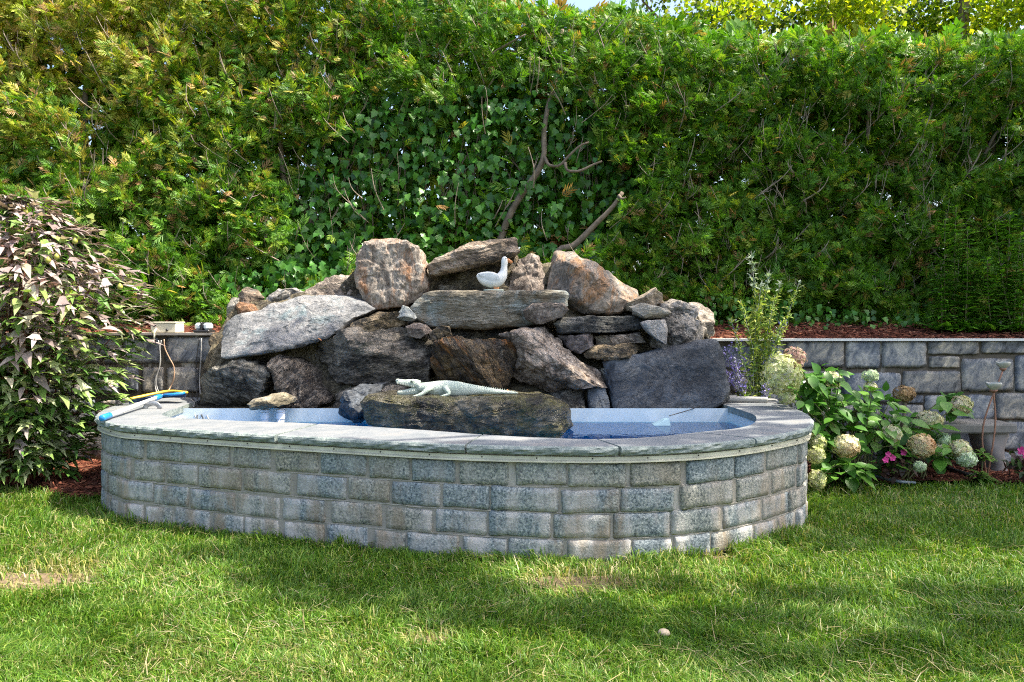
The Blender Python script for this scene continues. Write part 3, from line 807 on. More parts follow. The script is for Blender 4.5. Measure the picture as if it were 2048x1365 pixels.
rock('R14', [(854,535),(868,520),(899,508),(934,489),(985,481),(1031,477),(1040,507),(1020,518),(952,536),(896,547),(871,553),(859,546)], 6.10, 0.5, 'tilted flat brown cap slab above and behind the duck', g6, 17, p=4.5, facets=3, rough=0.014, ledge=0.012, strata=-12, name='rock_slab', N=110, cut=(0.88, 0.96))
rock('R15', [(846,540),(1035,510),(1045,600),(846,600)], 6.45, 0.3, 'dark brown rock at the back of the recess behind the duck', g9, 18, p=6, facets=2)
rock('R15b', [(860,575),(880,571),(918,572),(920,592),(860,592)], 6.3, 0.2, 'small thin layered stone in the recess left of the duck', g5, 19, N=48, K=7, p=5, rough=0.006)
rock('R16', [(1013,592),(1020,538),(1034,513),(1068,503),(1093,519),(1094,540),(1086,592)], 6.3, 0.35, 'pinkish speckled granite rock right of the duck', g7, 20, N=72, p=4)
rock('R17', [(1081,592),(1099,522),(1109,493),(1152,496),(1165,511),(1202,528),(1228,543),(1260,564),(1289,580),(1262,606),(1240,630),(1176,632),(1136,622),(1088,606)], 6.15, 0.5, 'large sloping orange and grey boulder at the upper right', g8, 21, p=4.2, facets=6, rough=0.016)
rock('R18', [(1038,622),(1052,609),(1090,607),(1127,607),(1136,619),(1121,634),(1077,649),(1049,643)], 5.80, 0.28, 'pale pink stone wedged under the right of the duck ledge', g7, 22, N=64, rough=0.012)
rock('R19', [(1106,646),(1116,633),(1190,632),(1269,633),(1286,641),(1286,660),(1242,664),(1113,668)], 5.84, 0.4, 'long thin dark bar of rock below the orange boulder', g14, 23, p=6, facets=3, rough=0.010, ledge=0.008, strata=3, name='rock_slab', N=96)
rock('R20', [(1234,628),(1246,608),(1292,587),(1312,574),(1323,589),(1329,607),(1292,620),(1252,626)], 6.08, 0.3, 'tan pointed stone on top of the right rock pile', rock_mat('tan_rock', [(0.3, (0.22, 0.18, 0.14)), (0.6, (0.50, 0.44, 0.36))], -24, 4, 6, 0.3), 24, N=64)
rock('R21', [(1260,613),(1289,605),(1312,613),(1335,618),(1345,626),(1329,636),(1292,640),(1269,631)], 5.84, 0.3, 'small pale cream stone at the right on the dark bar', g15, 25, N=64, rough=0.010)
rock('R22', [(1280,644),(1338,637),(1337,659),(1332,690),(1312,678),(1290,660)], 5.80, 0.22, 'pale grey triangular stone under the cream stone', rock_mat('pale_grey_rock', [(0.3, (0.28, 0.27, 0.27)), (0.6, (0.48, 0.47, 0.47))], -30, 5, 4, 0.3), 26, N=56, K=8, p=4, rough=0.008)
rock('R23', [(1318,604),(1358,597),(1392,607),(1398,646),(1420,662),(1424,678),(1392,686),(1358,700),(1325,706),(1298,700),(1294,660),(1312,630)], 5.92, 0.5, 'rounded rough grey boulder at the right end of the mound', g16, 27, rough=0.030, facets=4)
rock('R23b', [(1378,606),(1405,608),(1424,630),(1434,670),(1400,690),(1380,650)], 6.28, 0.35, 'dark brown stone tucked behind the rounded right boulder', g3, 28, N=56)
rock('R24', [(997,670),(1034,658),(1099,647),(1117,672),(1130,697),(1170,727),(1200,741),(1214,771),(1171,780),(1077,789),(1029,773),(1014,752),(1030,700)], 5.70, 0.5, 'big triangular pinkish boulder right of the rusty wet rock', g10, 29, rough=0.026, facets=6)
rock('R25', [(857,692),(864,678),(909,675),(1015,678),(1032,682),(1036,706),(1022,776),(984,788),(921,782),(857,772)], 5.62, 0.5, 'wet dark spill rock with rusty orange streaks below the spout', g11, 30, p=4.5, rough=0.022, facets=4)
rock('R26', [(730,800),(736,788),(790,786),(900,787),(1000,788),(1090,788),(1137,808),(1151,850),(1120,872),(984,878),(859,876),(790,870),(737,840)], 5.06, 0.62, 'wide wet olive-black slab carrying the white crocodile', g12, 31, p=6, rough=0.020, facets=3, flat_top=0.748, name='rock_slab', N=128, cut=(0.9, 0.97))
rock('R27', [(675,834),(687,788),(721,768),(772,766),(760,785),(740,800),(736,838),(700,842)], 5.40, 0.35, 'dark slate chunk at the left end of the crocodile slab', g13, 32, N=64)
rock('R28', [(1115,672),(1179,667),(1191,679),(1188,694),(1159,709),(1136,698)], 5.84, 0.3, 'purplish block under the left of the dark bar', rock_mat('purple_rock', [(0.3, (0.09, 0.075, 0.08)), (0.6, (0.26, 0.225, 0.225))], 20, 5, 3, 0.4), 33, N=56, K=8, p=4)
rock('R29', [(1162,708),(1192,690),(1279,684),(1291,699),(1277,714),(1212,722),(1174,719)], 5.78, 0.32, 'brown lens-shaped stone above the dark flat slab', g9, 34, N=64)
rock('R30', [(1184,674),(1282,664),(1294,686),(1240,694),(1196,696)], 5.9, 0.3, 'small yellowish stone between dark bar and brown lens stone', g3, 35, N=56, K=8)
rock('R31', [(1204,722),(1292,704),(1358,688),(1432,679),(1443,692),(1458,797),(1430,812),(1392,822),(1292,832),(1224,830)], 5.76, 0.3, 'big flat dark blue-grey slab above the right of the pool', g13, 36, p=7, rough=0.009, facets=2, lean=0.22, name='rock_slab', cut=(0.9, 0.97))
rock('R32', [(1174,776),(1209,772),(1221,826),(1177,828)], 5.72, 0.22, 'narrow dark stone left of the flat dark slab', g13, 37, N=48, K=7, p=5, rough=0.006)
rock('R33', [(1080,790),(1130,780),(1174,778),(1174,828),(1100,830)], 5.74, 0.25, 'dark low stone behind the right end of the crocodile slab', g4c, 38, N=56, K=8, p=5)
rock('R36', [(655,790),(700,768),(790,768),(850,772),(860,800),(820,830),(660,830)], 5.80, 0.3, 'dark stone in shade behind the crocodile head', g4, 39, N=64, p=4)
rock('R37', [(1195,738),(1290,715),(1230,800),(1205,775)], 5.86, 0.2, 'dark wedge stone between triangular boulder and flat slab', g4c, 40, N=48, K=7)
rock('R38', [(840,620),(1100,620),(1110,690),(860,690)], 6.2, 0.25, 'dark stone at the back of the waterfall spout', g14, 41, N=48, K=7, p=6)

# mortar and rubble behind the stones
M['rubble'] = rock_mat('rockery_mortar', [(0.3, (0.035, 0.031, 0.022)), (0.5, (0.11, 0.097, 0.065)), (0.7, (0.24, 0.21, 0.14))], 10, 5, 2, 0.5, bump=0.8)
edge = [(400, 800), (402, 745), (425, 690), (452, 640), (480, 606), (530, 600), (580, 590), (640, 575), (690, 565), (730, 520), (800, 515), (850, 545), (1040, 540), (1100, 525), (1160, 530), (1240, 575), (1290, 598), (1330, 612), (1390, 625), (1420, 680), (1440, 720), (1450, 800)]
xs = np.linspace(402, 1448, 90); top = np.interp(xs, [e[0] for e in edge], [e[1] for e in edge])
V = []; F = []; nz = 34
for i, x in enumerate(xs):
    for j in range(nz):
        u = j/(nz-1); py = 826 + (top[i]-826)*u
        Y = 5.97 + 0.60*max(0, (790-py)/300.0) 
        v = P(x, py, Y); n_ = mnoise.fractal(v*5, 0.9, 2, 4)
        V.append((v.x, v.y + 0.08*n_, v.z))
for i in range(len(xs)-1):
    for j in range(nz-1):
        F.append([i*nz+j, (i+1)*nz+j, (i+1)*nz+j+1, i*nz+j+1])
b0 = len(V)                                             # closed behind
for i, x in enumerate(xs):
    v = V[i*nz+nz-1]; V.append((v[0], 6.95, v[2]-0.05)); V.append((v[0], 6.95, 0.3))
for i in range(len(xs)-1):
    F.append([i*nz+nz-1, (i+1)*nz+nz-1, b0+2*(i+1), b0+2*i])
obj('rockery_mortar', V, F, M['rubble'], base=(-0.3, 6.2, 0.55), smooth=True, label='rough grey-brown mortar packed between and behind the waterfall rocks', cat='mortar')
mb = MB(); mb.box((-2.62, LINER_BACK + 0.004, 0.3), (1.68, 6.4, 0.585))
mb.obj('rockery_footing', M['rubble'], label='mortar shelf along the pool back that carries the lowest rocks', cat='mortar')
# ------------------------------------------------------------------ statues
M['duck'] = plain('white_glazed_duck', (0.80, 0.80, 0.78), 0.45, 0, 0.18, 22, 0.15)
M['duck_wing'] = plain('white_duck_feathers', (0.70, 0.71, 0.70), 0.5, 0, 0.2, 26, 0.3)
M['beak'] = plain('orange_beak', (0.62, 0.25, 0.09), 0.5, 0, 0.2, 30, 0.1)
M['duck_base'] = plain('pale_green_duck_base', (0.50, 0.55, 0.44), 0.6, 0, 0.25, 20, 0.2)
M['black'] = plain('black_plastic', (0.02, 0.02, 0.022), 0.4, 0, 0.2)
dx = (986-1024)/FPX*6.08; dy = 6.10
dz = (top_of('R13', dx, dy) or 1.51) - 0.004
duck = empty('duck_statue', (dx, dy, dz), 'white duck statue with orange beak standing on the stone ledge', 'statue')
def D(p): return (dx + p[0]*1.12, dy + p[1]*1.12, dz + p[2]*1.2)
mb = MB(); pr = [(0.0, 0.0), (0.075, 0.0), (0.078, 0.006), (0.068, 0.012), (0.0, 0.014)]
mb.lathe(pr, (0, 0, 0), 20); mb.V = [D((v[0]*1.0 + 0.005, v[1]*0.62, v[2])) for v in mb.V]; mb.obj('base', M['duck_base'], parent=duck, smooth=True)
path = smooth_path([(-0.118, 0, 0.112), (-0.095, 0, 0.098), (-0.06, 0, 0.080), (-0.015, 0, 0.070), (0.03, 0, 0.075), (0.062, 0, 0.098), (0.078, 0, 0.135), (0.082, 0, 0.170), (0.084, 0, 0.200), (0.088, 0, 0.224), (0.094, 0, 0.236)], 34)
kk = np.linspace(0, 10, 34)
ra = np.interp(kk, range(11), [0.012, 0.034, 0.052, 0.058, 0.056, 0.046, 0.031, 0.026, 0.028, 0.025, 0.006])
rb = np.interp(kk, range(11), [0.007, 0.026, 0.047, 0.056, 0.059, 0.051, 0.034, 0.028, 0.031, 0.027, 0.006])
mb = MB(); mb.sweep([D(p) for p in path], np.stack([ra, rb], 1), 18); mb.obj('body', M['duck'], parent=duck, smooth=True)
for s in (-1, 1):                                       # wings with feather ridges, tips swept up over the tail
    mb = MB(); n = 9
    V = []; F = []
    for i in range(n):
        u = i/(n-1); x = 0.045 - 0.155*u; zc = 0.092 + 0.024*u*u; hw = 0.036*math.sin(math.pi*min(1, 0.12+u*0.9))**0.7*(1-0.35*u) + 0.004
        for j in range(7):
            w = j/6*2-1
            rid = 0.0035*math.sin(w*9 + u*4)
            V.append(D((x - 0.01*w*(1-u), s*(0.050*math.sqrt(max(0.05, 1-(u*0.85)**2)) + 0.006*(1-w*w) + rid), zc + hw*w)))
    for i in range(n-1):
        for j in range(6):
            F.append([i*7+j, (i+1)*7+j, (i+1)*7+j+1, i*7+j+1])
    b0 = len(V)
    for v in list(V): V.append((v[0], v[1] - s*0.012, v[2]))
    F += [[b0+q for q in f[::-1]] for f in list(F)]
    for i in range(n-1):
        for j in (0, 6):
            F.append([i*7+j, (i+1)*7+j, b0+(i+1)*7+j, b0+i*7+j])
    mb.add(V, F); mb.obj('wing', M['duck_wing'], parent=duck, smooth=True)
mb = MB(); mb.sweep([D((0.102, 0, 0.214)), D((0.118, 0, 0.208)), D((0.134, 0, 0.198)), D((0.142, 0, 0.194))], np.array([(0.016, 0.015), (0.014, 0.011), (0.014, 0.007), (0.007, 0.003)]), 10); mb.obj('beak', M['beak'], parent=duck, smooth=True)
for s in (-1, 1):
    mb = MB(); mb.ball(D((0.096, s*0.0250, 0.222)), 0.0048, 8, 6); mb.obj('eye', M['black'], parent=duck, smooth=True)
    mb = MB(); mb.sweep([D((0.008, s*0.02, 0.03)), D((0.010, s*0.022, 0.018)), D((0.022, s*0.024, 0.0155)), D((0.045, s*0.027, 0.0145))], np.array([(0.006, 0.006), (0.006, 0.006), (0.011, 0.004), (0.016, 0.002)]), 8); mb.obj('foot', M['beak'], parent=duck, smooth=True)

def croc_mat():
    t = NT('pale_green_crocodile'); v = t.coord('Object', random_offset=False)
    vo = t.n('TexVoronoi', {'Vector': v, 'Scale': 95.0}, feature='DISTANCE_TO_EDGE').outputs[0]
    f = t.noise(v, 14, 4); e = t.ramp(vo, [(0.0, 0.0), (0.22, 1.0)])
    col = t.ramp(f, [(0.3, (0.43, 0.52, 0.44)), (0.7, (0.62, 0.68, 0.60))])
    col = t.mix(t.ramp(vo, [(0.0, 0.45), (0.18, 0.0)]), col, (0.22, 0.28, 0.22))
    return t.done(t.bsdf(col, 0.5, t.bump(e, 0.5, 0.006), 0, 0.4))
M['croc'] = croc_mat(); M['tooth'] = plain('croc_tooth', (0.7, 0.72, 0.66), 0.4)
cy = 5.30
cx0 = (793-1024)/FPX*cy; cx1 = (1036-1024)/FPX*cy; CL = cx1-cx0
cz = (top_of('R26', (cx0+cx1)/2, cy) or 0.745) + 0.002
croc = empty('crocodile_statue', ((cx0+cx1)/2, cy, cz), 'pale green toy crocodile with open jaws on the wet slab', 'statue')
def Cc(u, y, z): return (cx0 + u*CL, cy + y + 0.05*(u-0.5), cz + z)
kn = [0.175, 0.22, 0.28, 0.34, 0.42, 0.50, 0.58, 0.66, 0.74, 0.82, 0.90, 0.96, 1.0]
zc = [0.054, 0.052, 0.047, 0.044, 0.043, 0.041, 0.036, 0.031, 0.025, 0.018, 0.012, 0.009, 0.007]
wr = [0.030, 0.036, 0.046, 0.056, 0.060, 0.055, 0.044, 0.034, 0.026, 0.019, 0.013, 0.009, 0.003]
hr = [0.028, 0.032, 0.036, 0.040, 0.041, 0.039, 0.035, 0.030, 0.024, 0.018, 0.012, 0.008, 0.003]
uu = np.linspace(0.175, 1, 46)
yy = 0.03*np.sin((uu-0.5)*5)*np.clip((uu-0.5)*2, 0, 1)
mb = MB(); mb.sweep([Cc(u, y, z) for u, y, z in zip(uu, yy, np.interp(uu, kn, zc))], np.stack([np.interp(uu, kn, wr), 0.84*np.interp(uu, kn, hr)], 1), 14)
mb.obj('body', M['croc'], parent=croc, smooth=True)
mb = MB(); up = smooth_path([(0.19, 0.068), (0.16, 0.078), (0.12, 0.084), (0.07, 0.088), (0.03, 0.094), (0.008, 0.096), (0.0, 0.094)], 16); ku = np.linspace(0, 6, 16)
mb.sweep([Cc(a, 0, b) for a, b in up], np.stack([np.interp(ku, range(7), [0.034, 0.034, 0.028, 0.021, 0.019, 0.020, 0.008]), np.interp(ku, range(7), [0.022, 0.020, 0.015, 0.010, 0.010, 0.011, 0.004])], 1), 12)
ujaw = mb.obj('upper_jaw', M['croc'], parent=croc, smooth=True)
mb = MB(); lo = smooth_path([(0.19, 0.042), (0.15, 0.030), (0.10, 0.020), (0.05, 0.017), (0.02, 0.017), (0.01, 0.018)], 14); kl = np.linspace(0, 5, 14)
mb.sweep([Cc(a, 0, b) for a, b in lo], np.stack([np.interp(kl, range(6), [0.032, 0.029, 0.022, 0.017, 0.015, 0.006]), np.interp(kl, range(6), [0.014, 0.010, 0.007, 0.006, 0.006, 0.003])], 1), 12)
ljaw = mb.obj('lower_jaw', M['croc'], parent=croc, smooth=True)
tm = MB(); tm.lathe([(0.0028, 0.0), (0.0018, 0.006), (0.0003, 0.011)], (0, 0, 0), 5); tme = mesh('tooth', np.array(tm.V), tm.F, M['tooth'])
for u in np.linspace(0.012, 0.145, 11):
    zu = np.interp(u, up[::-1, 0], up[::-1, 1]) - np.interp(u, [0, 0.07, 0.12, 0.16], [0.008, 0.008, 0.012, 0.016]); zl = np.interp(u, lo[::-1, 0], lo[::-1, 1]) + 0.004
    w = np.interp(u, [0, 0.02, 0.07, 0.15], [0.008, 0.015, 0.017, 0.026])
    for s in (-1, 1):
        inst('tooth', tme, ujaw, Cc(u, s*w, zu+0.002), (math.pi, 0, 0)); inst('tooth', tme, ljaw, Cc(u+0.006, s*w*0.9, zl))
for s in (-1, 1):
    mb = MB(); mb.ball(Cc(0.135, s*0.021, 0.101), (0.013, 0.010, 0.011), 10, 7); eb = mb.obj('eye', M['croc'], parent=croc, smooth=True)
    mb = MB(); mb.ball(Cc(0.130, s*0.0295, 0.101), (0.005, 0.003, 0.005), 8, 6); mb.obj('pupil', M['black'], parent=eb, smooth=True)
    mb = MB(); mb.ball(Cc(0.016, s*0.009, 0.108), (0.006, 0.004, 0.004), 8, 5); mb.obj('nostril', M['croc'], parent=croc, smooth=True)
    for (u0, du, out) in ((0.285, -0.07, 0.055), (0.405, 0.05, 0.050)):
        mb = MB()
        pth = smooth_path([Cc(u0, s*0.035, 0.052), Cc(u0+du*0.25, s*(out+0.022), 0.046), Cc(u0+du*0.7, s*(out+0.038), 0.022), Cc(u0+du*1.15 if du < 0 else u0+du*0.4, s*(out+0.045), 0.008), Cc(u0+du*1.15-0.03 if du < 0 else u0-0.01, s*(out+0.050), 0.005)], 12)
        mb.sweep(pth, np.interp(np.linspace(0, 4, 12), range(5), [0.022, 0.021, 0.015, 0.012, 0.006]), 9)
        lg = mb.obj('leg', M['croc'], parent=croc, smooth=True)
        e = pth[-1]
        mb = MB()
        for q in (-0.014, -0.005, 0.005, 0.014):
            mb.sweep([e + np.array((0.008, q*0.5, 0.001)), e + np.array((-0.018, q, -0.001))], [0.004, 0.0015], 5)
        mb.obj('claw', M['croc'], parent=lg, smooth=True)
sm_ = MB(); sm_.add([(-0.5, -0.35, 0), (0.5, -0.35, 0), (0.5, 0.35, 0), (-0.5, 0.35, 0), (0.35, 0, 1.0)], [[0, 1, 4], [1, 2, 4], [2, 3, 4], [3, 0, 4]]); sme2 = mesh('scute', np.array(sm_.V), sm_.F, M['croc'])
for u in np.arange(0.20, 0.985, 0.0185):
    z = np.interp(u, kn, zc) + 0.84*np.interp(u, kn, hr); y = 0.03*math.sin((u-0.5)*5)*max(0, min(1, (u-0.5)*2)); h = np.interp(u, [0.2, 0.35, 0.6, 0.85, 1.0], [0.006, 0.009, 0.012, 0.020, 0.008])
    for s in ((-1, 1) if u < 0.74 else (0,)):
        w = np.interp(u, kn, wr)*0.42*s
        inst('scute', sme2, croc, Cc(u, y + w, z*(0.985 if s else 1) - 0.003), (0, 0, 0), (0.015, 0.008, h))

# ------------------------------------------------------------------ pipes, stone cap, pole, boxes, cables
M['pvc'] = plain('white_pvc', (0.74, 0.77, 0.80), 0.35, 0, 0.12, 8, 0.05)
rock('R34', [(498,808),(511,797),(555,786),(585,796),(585,808),(555,814),(508,819)], 5.40, 0.28, 'small flat tan stone capping the two white pipes', rock_mat('pipe_cap_rock', [(0.3, (0.10, 0.09, 0.06)), (0.5, (0.28, 0.25, 0.18)), (0.7, (0.42, 0.40, 0.34))], 8, 3, 6, 0.3), 50, p=4, N=64, K=8, rough=0.010, name='rock_slab')
for px, lab in ((530, 'left white plastic pipe under the flat tan stone in the pool'), (561, 'right white plastic pipe under the flat tan stone in the pool')):
    x = (px-1024)/FPX*5.56; pp = empty('water_pipe', (x, 5.56, 0.05), lab, 'pipe')
    mb = MB(); mb.lathe([(0.027, 0.0), (0.027, 0.56)], (x, 5.56, 0.05), 18); mb.obj('tube', M['pvc'], parent=pp, smooth=True)
    mb = MB(); mb.lathe([(0.030, 0.0), (0.033, 0.002), (0.033, 0.048), (0.030, 0.050)], (x, 5.56, 0.535), 18); mb.obj('collar', M['pvc'], parent=pp, smooth=False)
    mb = MB(); mb.lathe([(0.030, 0.0), (0.0345, 0.001), (0.0345, 0.016), (0.030, 0.017)], (x, 5.56, 0.588), 18); mb.obj('collar', M['pvc'], parent=pp, smooth=False)

M['pole'] = plain('white_pole', (0.74, 0.76, 0.78), 0.35, 0, 0.08, 10, 0.03)
M['bluep'] = plain('bright_blue_plastic', (0.02, 0.22, 0.55), 0.35, 0, 0.2, 18, 0.05)
M['yellowp'] = plain('yellow_plastic', (0.62, 0.42, 0.05), 0.4, 0, 0.15, 18, 0.05)
M['navy'] = plain('dark_blue_mesh', (0.012, 0.035, 0.11), 0.7, 0, 0.3, 40, 0.3)
a = PG(206, 836, 0.645); b = PG(313, 796, 0.675); c = PG(366, 793, 0.66)
skim = empty('pool_skimmer', (a.x, a.y, COP_T), 'white pool skimmer pole with blue grip lying on the left coping', 'pool skimmer')
d = (b-a).normalized()
mb = MB(); mb.sweep([a + d*0.06, b], 0.0155, 12); pole = mb.obj('pole', M['pole'], parent=skim, smooth=True)
mb = MB(); mb.sweep([a - d*0.02, a - d*0.015, a + d*0.10, a + d*0.105], [0.016, 0.021, 0.021, 0.016], 12); mb.obj('grip', M['bluep'], parent=skim, smooth=True)
mb = MB(); mb.sweep([b - d*0.03, b - d*0.01, b + d*0.07, b + d*0.10], [0.019, 0.022, 0.021, 0.014], 12); mb.obj('collar', M['bluep'], parent=skim, smooth=True)
mb = MB(); mb.sweep([b + d*0.10, b + d*0.135], 0.018, 10); mb.obj('joint', M['black'], parent=skim, smooth=True)
# the net head: a flat D-shaped frame, blue arm in front, yellow rim, dark mesh
h0 = PG(258, 799, 0.66); h1 = PG(368, 787, 0.70)
hp = smooth_path([h0, (h0 + h1)/2 + Vector((0, 0.16, 0.02)), h1 + Vector((0, 0.05, 0))], 20)
mb = MB(); mb.sweep(hp, np.full((20, 2), (0.013, 0.016)), 8); mb.obj('rim', M['yellowp'], parent=skim, smooth=True)
fr = [b + d*0.12, (b + d*0.12)*0.5 + h1*0.5, h1]
mb = MB(); mb.sweep(fr, np.full((3, 2), (0.012, 0.024)), 8); mb.obj('arm', M['bluep'], parent=skim, smooth=True)
front = np.linspace(np.array(h0), np.array(h1), 20)
V = [tuple(q) for q in hp] + [tuple(q) for q in front] + [tuple(q - np.array((0, 0, 0.035))) for q in (hp*0.5 + front*0.5)]
F = [[i, i+1, 41+i, 40+i] for i in range(19)] + [[40+i, 41+i, 21+i, 20+i] for i in range(19)]
obj('net', V, F, M['navy'], parent=skim)
# small grey half ring on the coping
q = PG(305, 818, COP_T)
mb = MB(); mb.sweep([q + Vector((0.055*math.cos(t_), 0, 0.042*math.sin(t_))) for t_ in np.linspace(0, math.pi, 14)], np.full((14, 2), (0.018, 0.006)), 8)
M['steel'] = plain('dull_grey_metal', (0.30, 0.31, 0.32), 0.35, 0.6, 0.3, 20, 0.1)
mb.obj('metal_clip', M['steel'], smooth=True, label='small grey metal half ring standing on the left coping', cat='clip')

M['ivory'] = plain('ivory_plastic', (0.68, 0.64, 0.50), 0.45, 0, 0.12, 8, 0.06)
bx0, bx1 = (306-1024)/FPX*6.5, (357-1024)/FPX*6.5
bz = 1.168; tz = EYE - (644-HOR)/FPX*6.5
ub = empty('utility_box', ((bx0+bx1)/2, 6.55, bz), 'cream plastic electrical box on top of the left stone wall', 'utility box')
def rbox(mb, lo, hi, r):
    """box with bevelled edges"""
    lo = np.array(lo); hi = np.array(hi); V = []; F = []
    def ring(z, ins):
        a, b, c, d = lo[0]+ins, hi[0]-ins, lo[1]+ins, hi[1]-ins
        return [(a+r, c, z), (b-r, c, z), (b, c+r, z), (b, d-r, z), (b-r, d, z), (a+r, d, z), (a, d-r, z), (a, c+r, z)]
    for z, ins in ((lo[2], r*0.6), (lo[2]+r, 0), (hi[2]-r, 0), (hi[2], r*0.6)): V += ring(z, ins)
    for i in range(3):
        for k in range(8): F.append([i*8+k, i*8+(k+1) % 8, (i+1)*8+(k+1) % 8, (i+1)*8+k])
    F.append(list(range(8))[::-1]); F.append([24+k for k in range(8)]); mb.add(V, F); return mb
rbox(MB(), (bx0, 6.45, bz), (bx1, 6.62, tz - 0.012), 0.008).obj('housing', M['ivory'], parent=ub)
rbox(MB(), (bx0-0.004, 6.444, tz - 0.0115), (bx1+0.004, 6.626, tz), 0.005).obj('lid', M['ivory'], parent=ub)
mb = MB(); mb.sweep([(bx1-0.075, 6.452, bz+0.022), (bx1-0.075, 6.438, bz+0.022)], 0.011, 10); mb.obj('knob', M['black'], parent=ub, smooth=True)
mb = MB(); mb.sweep([(bx0+0.058, 6.44, bz+0.03), (bx0+0.058, 6.405, bz+0.012), (bx0+0.058, 6.398, bz-0.06)], 0.009, 8); mb.obj('conduit', M['ivory'], parent=ub, smooth=True)
fx = (409-1024)/FPX*6.5
fl = empty('flood_light', (fx, 6.5, bz), 'small clear and black spotlight on the wall beside the cables', 'lamp')
rbox(MB(), (fx-0.068, 6.42, bz), (fx+0.072, 6.56, bz+0.022), 0.006).obj('base', M['black'], parent=fl)
M['clear'] = plain('clear_lens', (0.62, 0.68, 0.70), 0.12, 0, 0.15, 12, 0.05, 0.8)
mb = MB()
for s in (-1, 1): rbox(mb, (fx+s*0.036-0.027, 6.43, bz+0.022), (fx+s*0.036+0.027, 6.55, bz+0.085), 0.018)
mb.obj('lens', M['clear'], parent=fl, smooth=False)
rbox(MB(), (fx-0.009, 6.425, bz+0.0215), (fx+0.009, 6.555, bz+0.09), 0.005).obj('clip', M['black'], parent=fl)

M['wire_g'] = plain('grey_cable', (0.36, 0.35, 0.33), 0.5); M['wire_o'] = plain('tan_copper_cable', (0.42, 0.27, 0.17), 0.5); M['wire_b'] = plain('black_cable', (0.03, 0.03, 0.03), 0.5)
def cable(pts, r, mat, label, n=26):
    mb = MB(); mb.sweep(smooth_path(pts, n), r, 7)
    return mb.obj('cable', mat, smooth=True, label=label, cat='cable')
W = 6.40
def zz5(x, y, Y=W): return P(180+x*.1905, 620+y*.1905, Y)
cable([zz5(718, 320), zz5(738, 460), zz5(730, 600), zz5(685, 730), zz5(690, 830), zz5(720, 905, 6.3)], 0.0055, M['wire_g'], 'thick grey cable looping left below the cream box', 26)
cable([zz5(748, 320), zz5(735, 420), zz5(740, 560), zz5(700, 700), zz5(705, 820), zz5(750, 900, 6.3)], 0.0045, M['wire_g'], 'thin grey cable crossing the thick one below the cream box')
cable([zz5(778, 310), zz5(785, 400), zz5(830, 500), zz5(880, 600), zz5(880, 720), zz5(840, 820), zz5(800, 890, 6.3)], 0.0055, M['wire_o'], 'tan cable bulging right below the cream box')
cable([zz5(722, 610), zz5(760, 720), zz5(820, 830), zz5(850, 880, 6.3)], 0.002, M['wire_b'], 'hair-thin dark wire slanting behind the tan cable')
cable([zz5(1150, 300), zz5(1125, 460), zz5(1112, 700), zz5(1125, 900, 6.2), zz5(1130, 1010, 5.95), zz5(1125, 1140, 5.6)], 0.004, M['wire_b'], 'left black cable hanging from the spotlight into the pool')
cable([zz5(1170, 300), zz5(1165, 500), zz5(1150, 750), zz5(1165, 950, 6.2), zz5(1175, 1020, 5.95), zz5(1245, 1145, 5.6)], 0.0055, M['wire_g'], 'grey cable hanging straight from the spotlight into the pool')
cable([zz5(985, 905, 6.1), zz5(1050, 905, 6.1), zz5(1110, 980, 5.95), zz5(1150, 1060, 5.8), zz5(1190, 1150, 5.55)], 0.005, M['wire_b'], 'black cable arching from the skimmer head into the pool')
cable([zz5(975, 925, 6.12), zz5(1030, 930, 6.05), zz5(1090, 970, 5.95), zz5(1085, 1060, 5.85), zz5(1110, 1130, 5.6)], 0.004, M['wire_g'], 'short grey cable arching beside the black one into the pool')

# hose end, thin rope and float at the right of the pool
M['brass'] = plain('brass', (0.42, 0.30, 0.12), 0.35, 0.8, 0.3, 20, 0.1)
M['foam'] = plain('grey_foam_sleeve', (0.42, 0.41, 0.38), 0.9, 0, 0.25, 60, 0.5)
h0 = P(1428, 800, 5.92); h1 = P(1452, 798, 5.92); h2 = P(1535, 801, 5.86); h3 = P(1558, 812, 5.8)
hs = empty('hose', (h1.x, h1.y, 0.62), 'foam-wrapped garden hose with brass end on the right coping', 'hose')
h0.z = h1.z = h2.z = 0.645; h3.z = 0.63
mb = MB(); mb.sweep(smooth_path([h1, (h1+h2)/2 + Vector((0, 0, 0.003)), h2], 20), 0.022, 10); mb.obj('sleeve', M['foam'], parent=hs, smooth=True)
mb = MB(); mb.sweep(smooth_path([h2 - Vector((0.02, 0, 0)), h2 + Vector((0.06, 0, -0.002)), h3, h3 + Vector((0.1, 0.02, -0.02)), h3 + Vector((0.2, 0.15, -0.3))], 16), 0.010, 8); mb.obj('tube', M['wire_g'], parent=hs, smooth=True)
mb = MB(); mb.sweep([h0 - Vector((0.03, 0, 0)), h0, h0 + Vector((0.02, 0, 0)), h0 + Vector((0.021, 0, 0)), h1 - Vector((0.03, 0, 0)), h1 - Vector((0.029, 0, 0)), h1], [0.012, 0.012, 0.016, 0.011, 0.011, 0.018, 0.018], 10); mb.obj('brass_end', M['brass'], parent=hs, smooth=False)
f0 = P(1333, 836, 5.5)
cable([h0 + Vector((-0.03, 0, 0)), P(1415, 806, 5.8), P(1380, 820, 5.65), f0 + Vector((0.02, 0, 0.015))], 0.0035, M['wire_b'], 'thin dark cord from the brass hose end down to the float', 20)
M['floatm'] = plain('pale_blue_float', (0.17, 0.27, 0.34), 0.3, 0, 0.1, 10, 0.03)
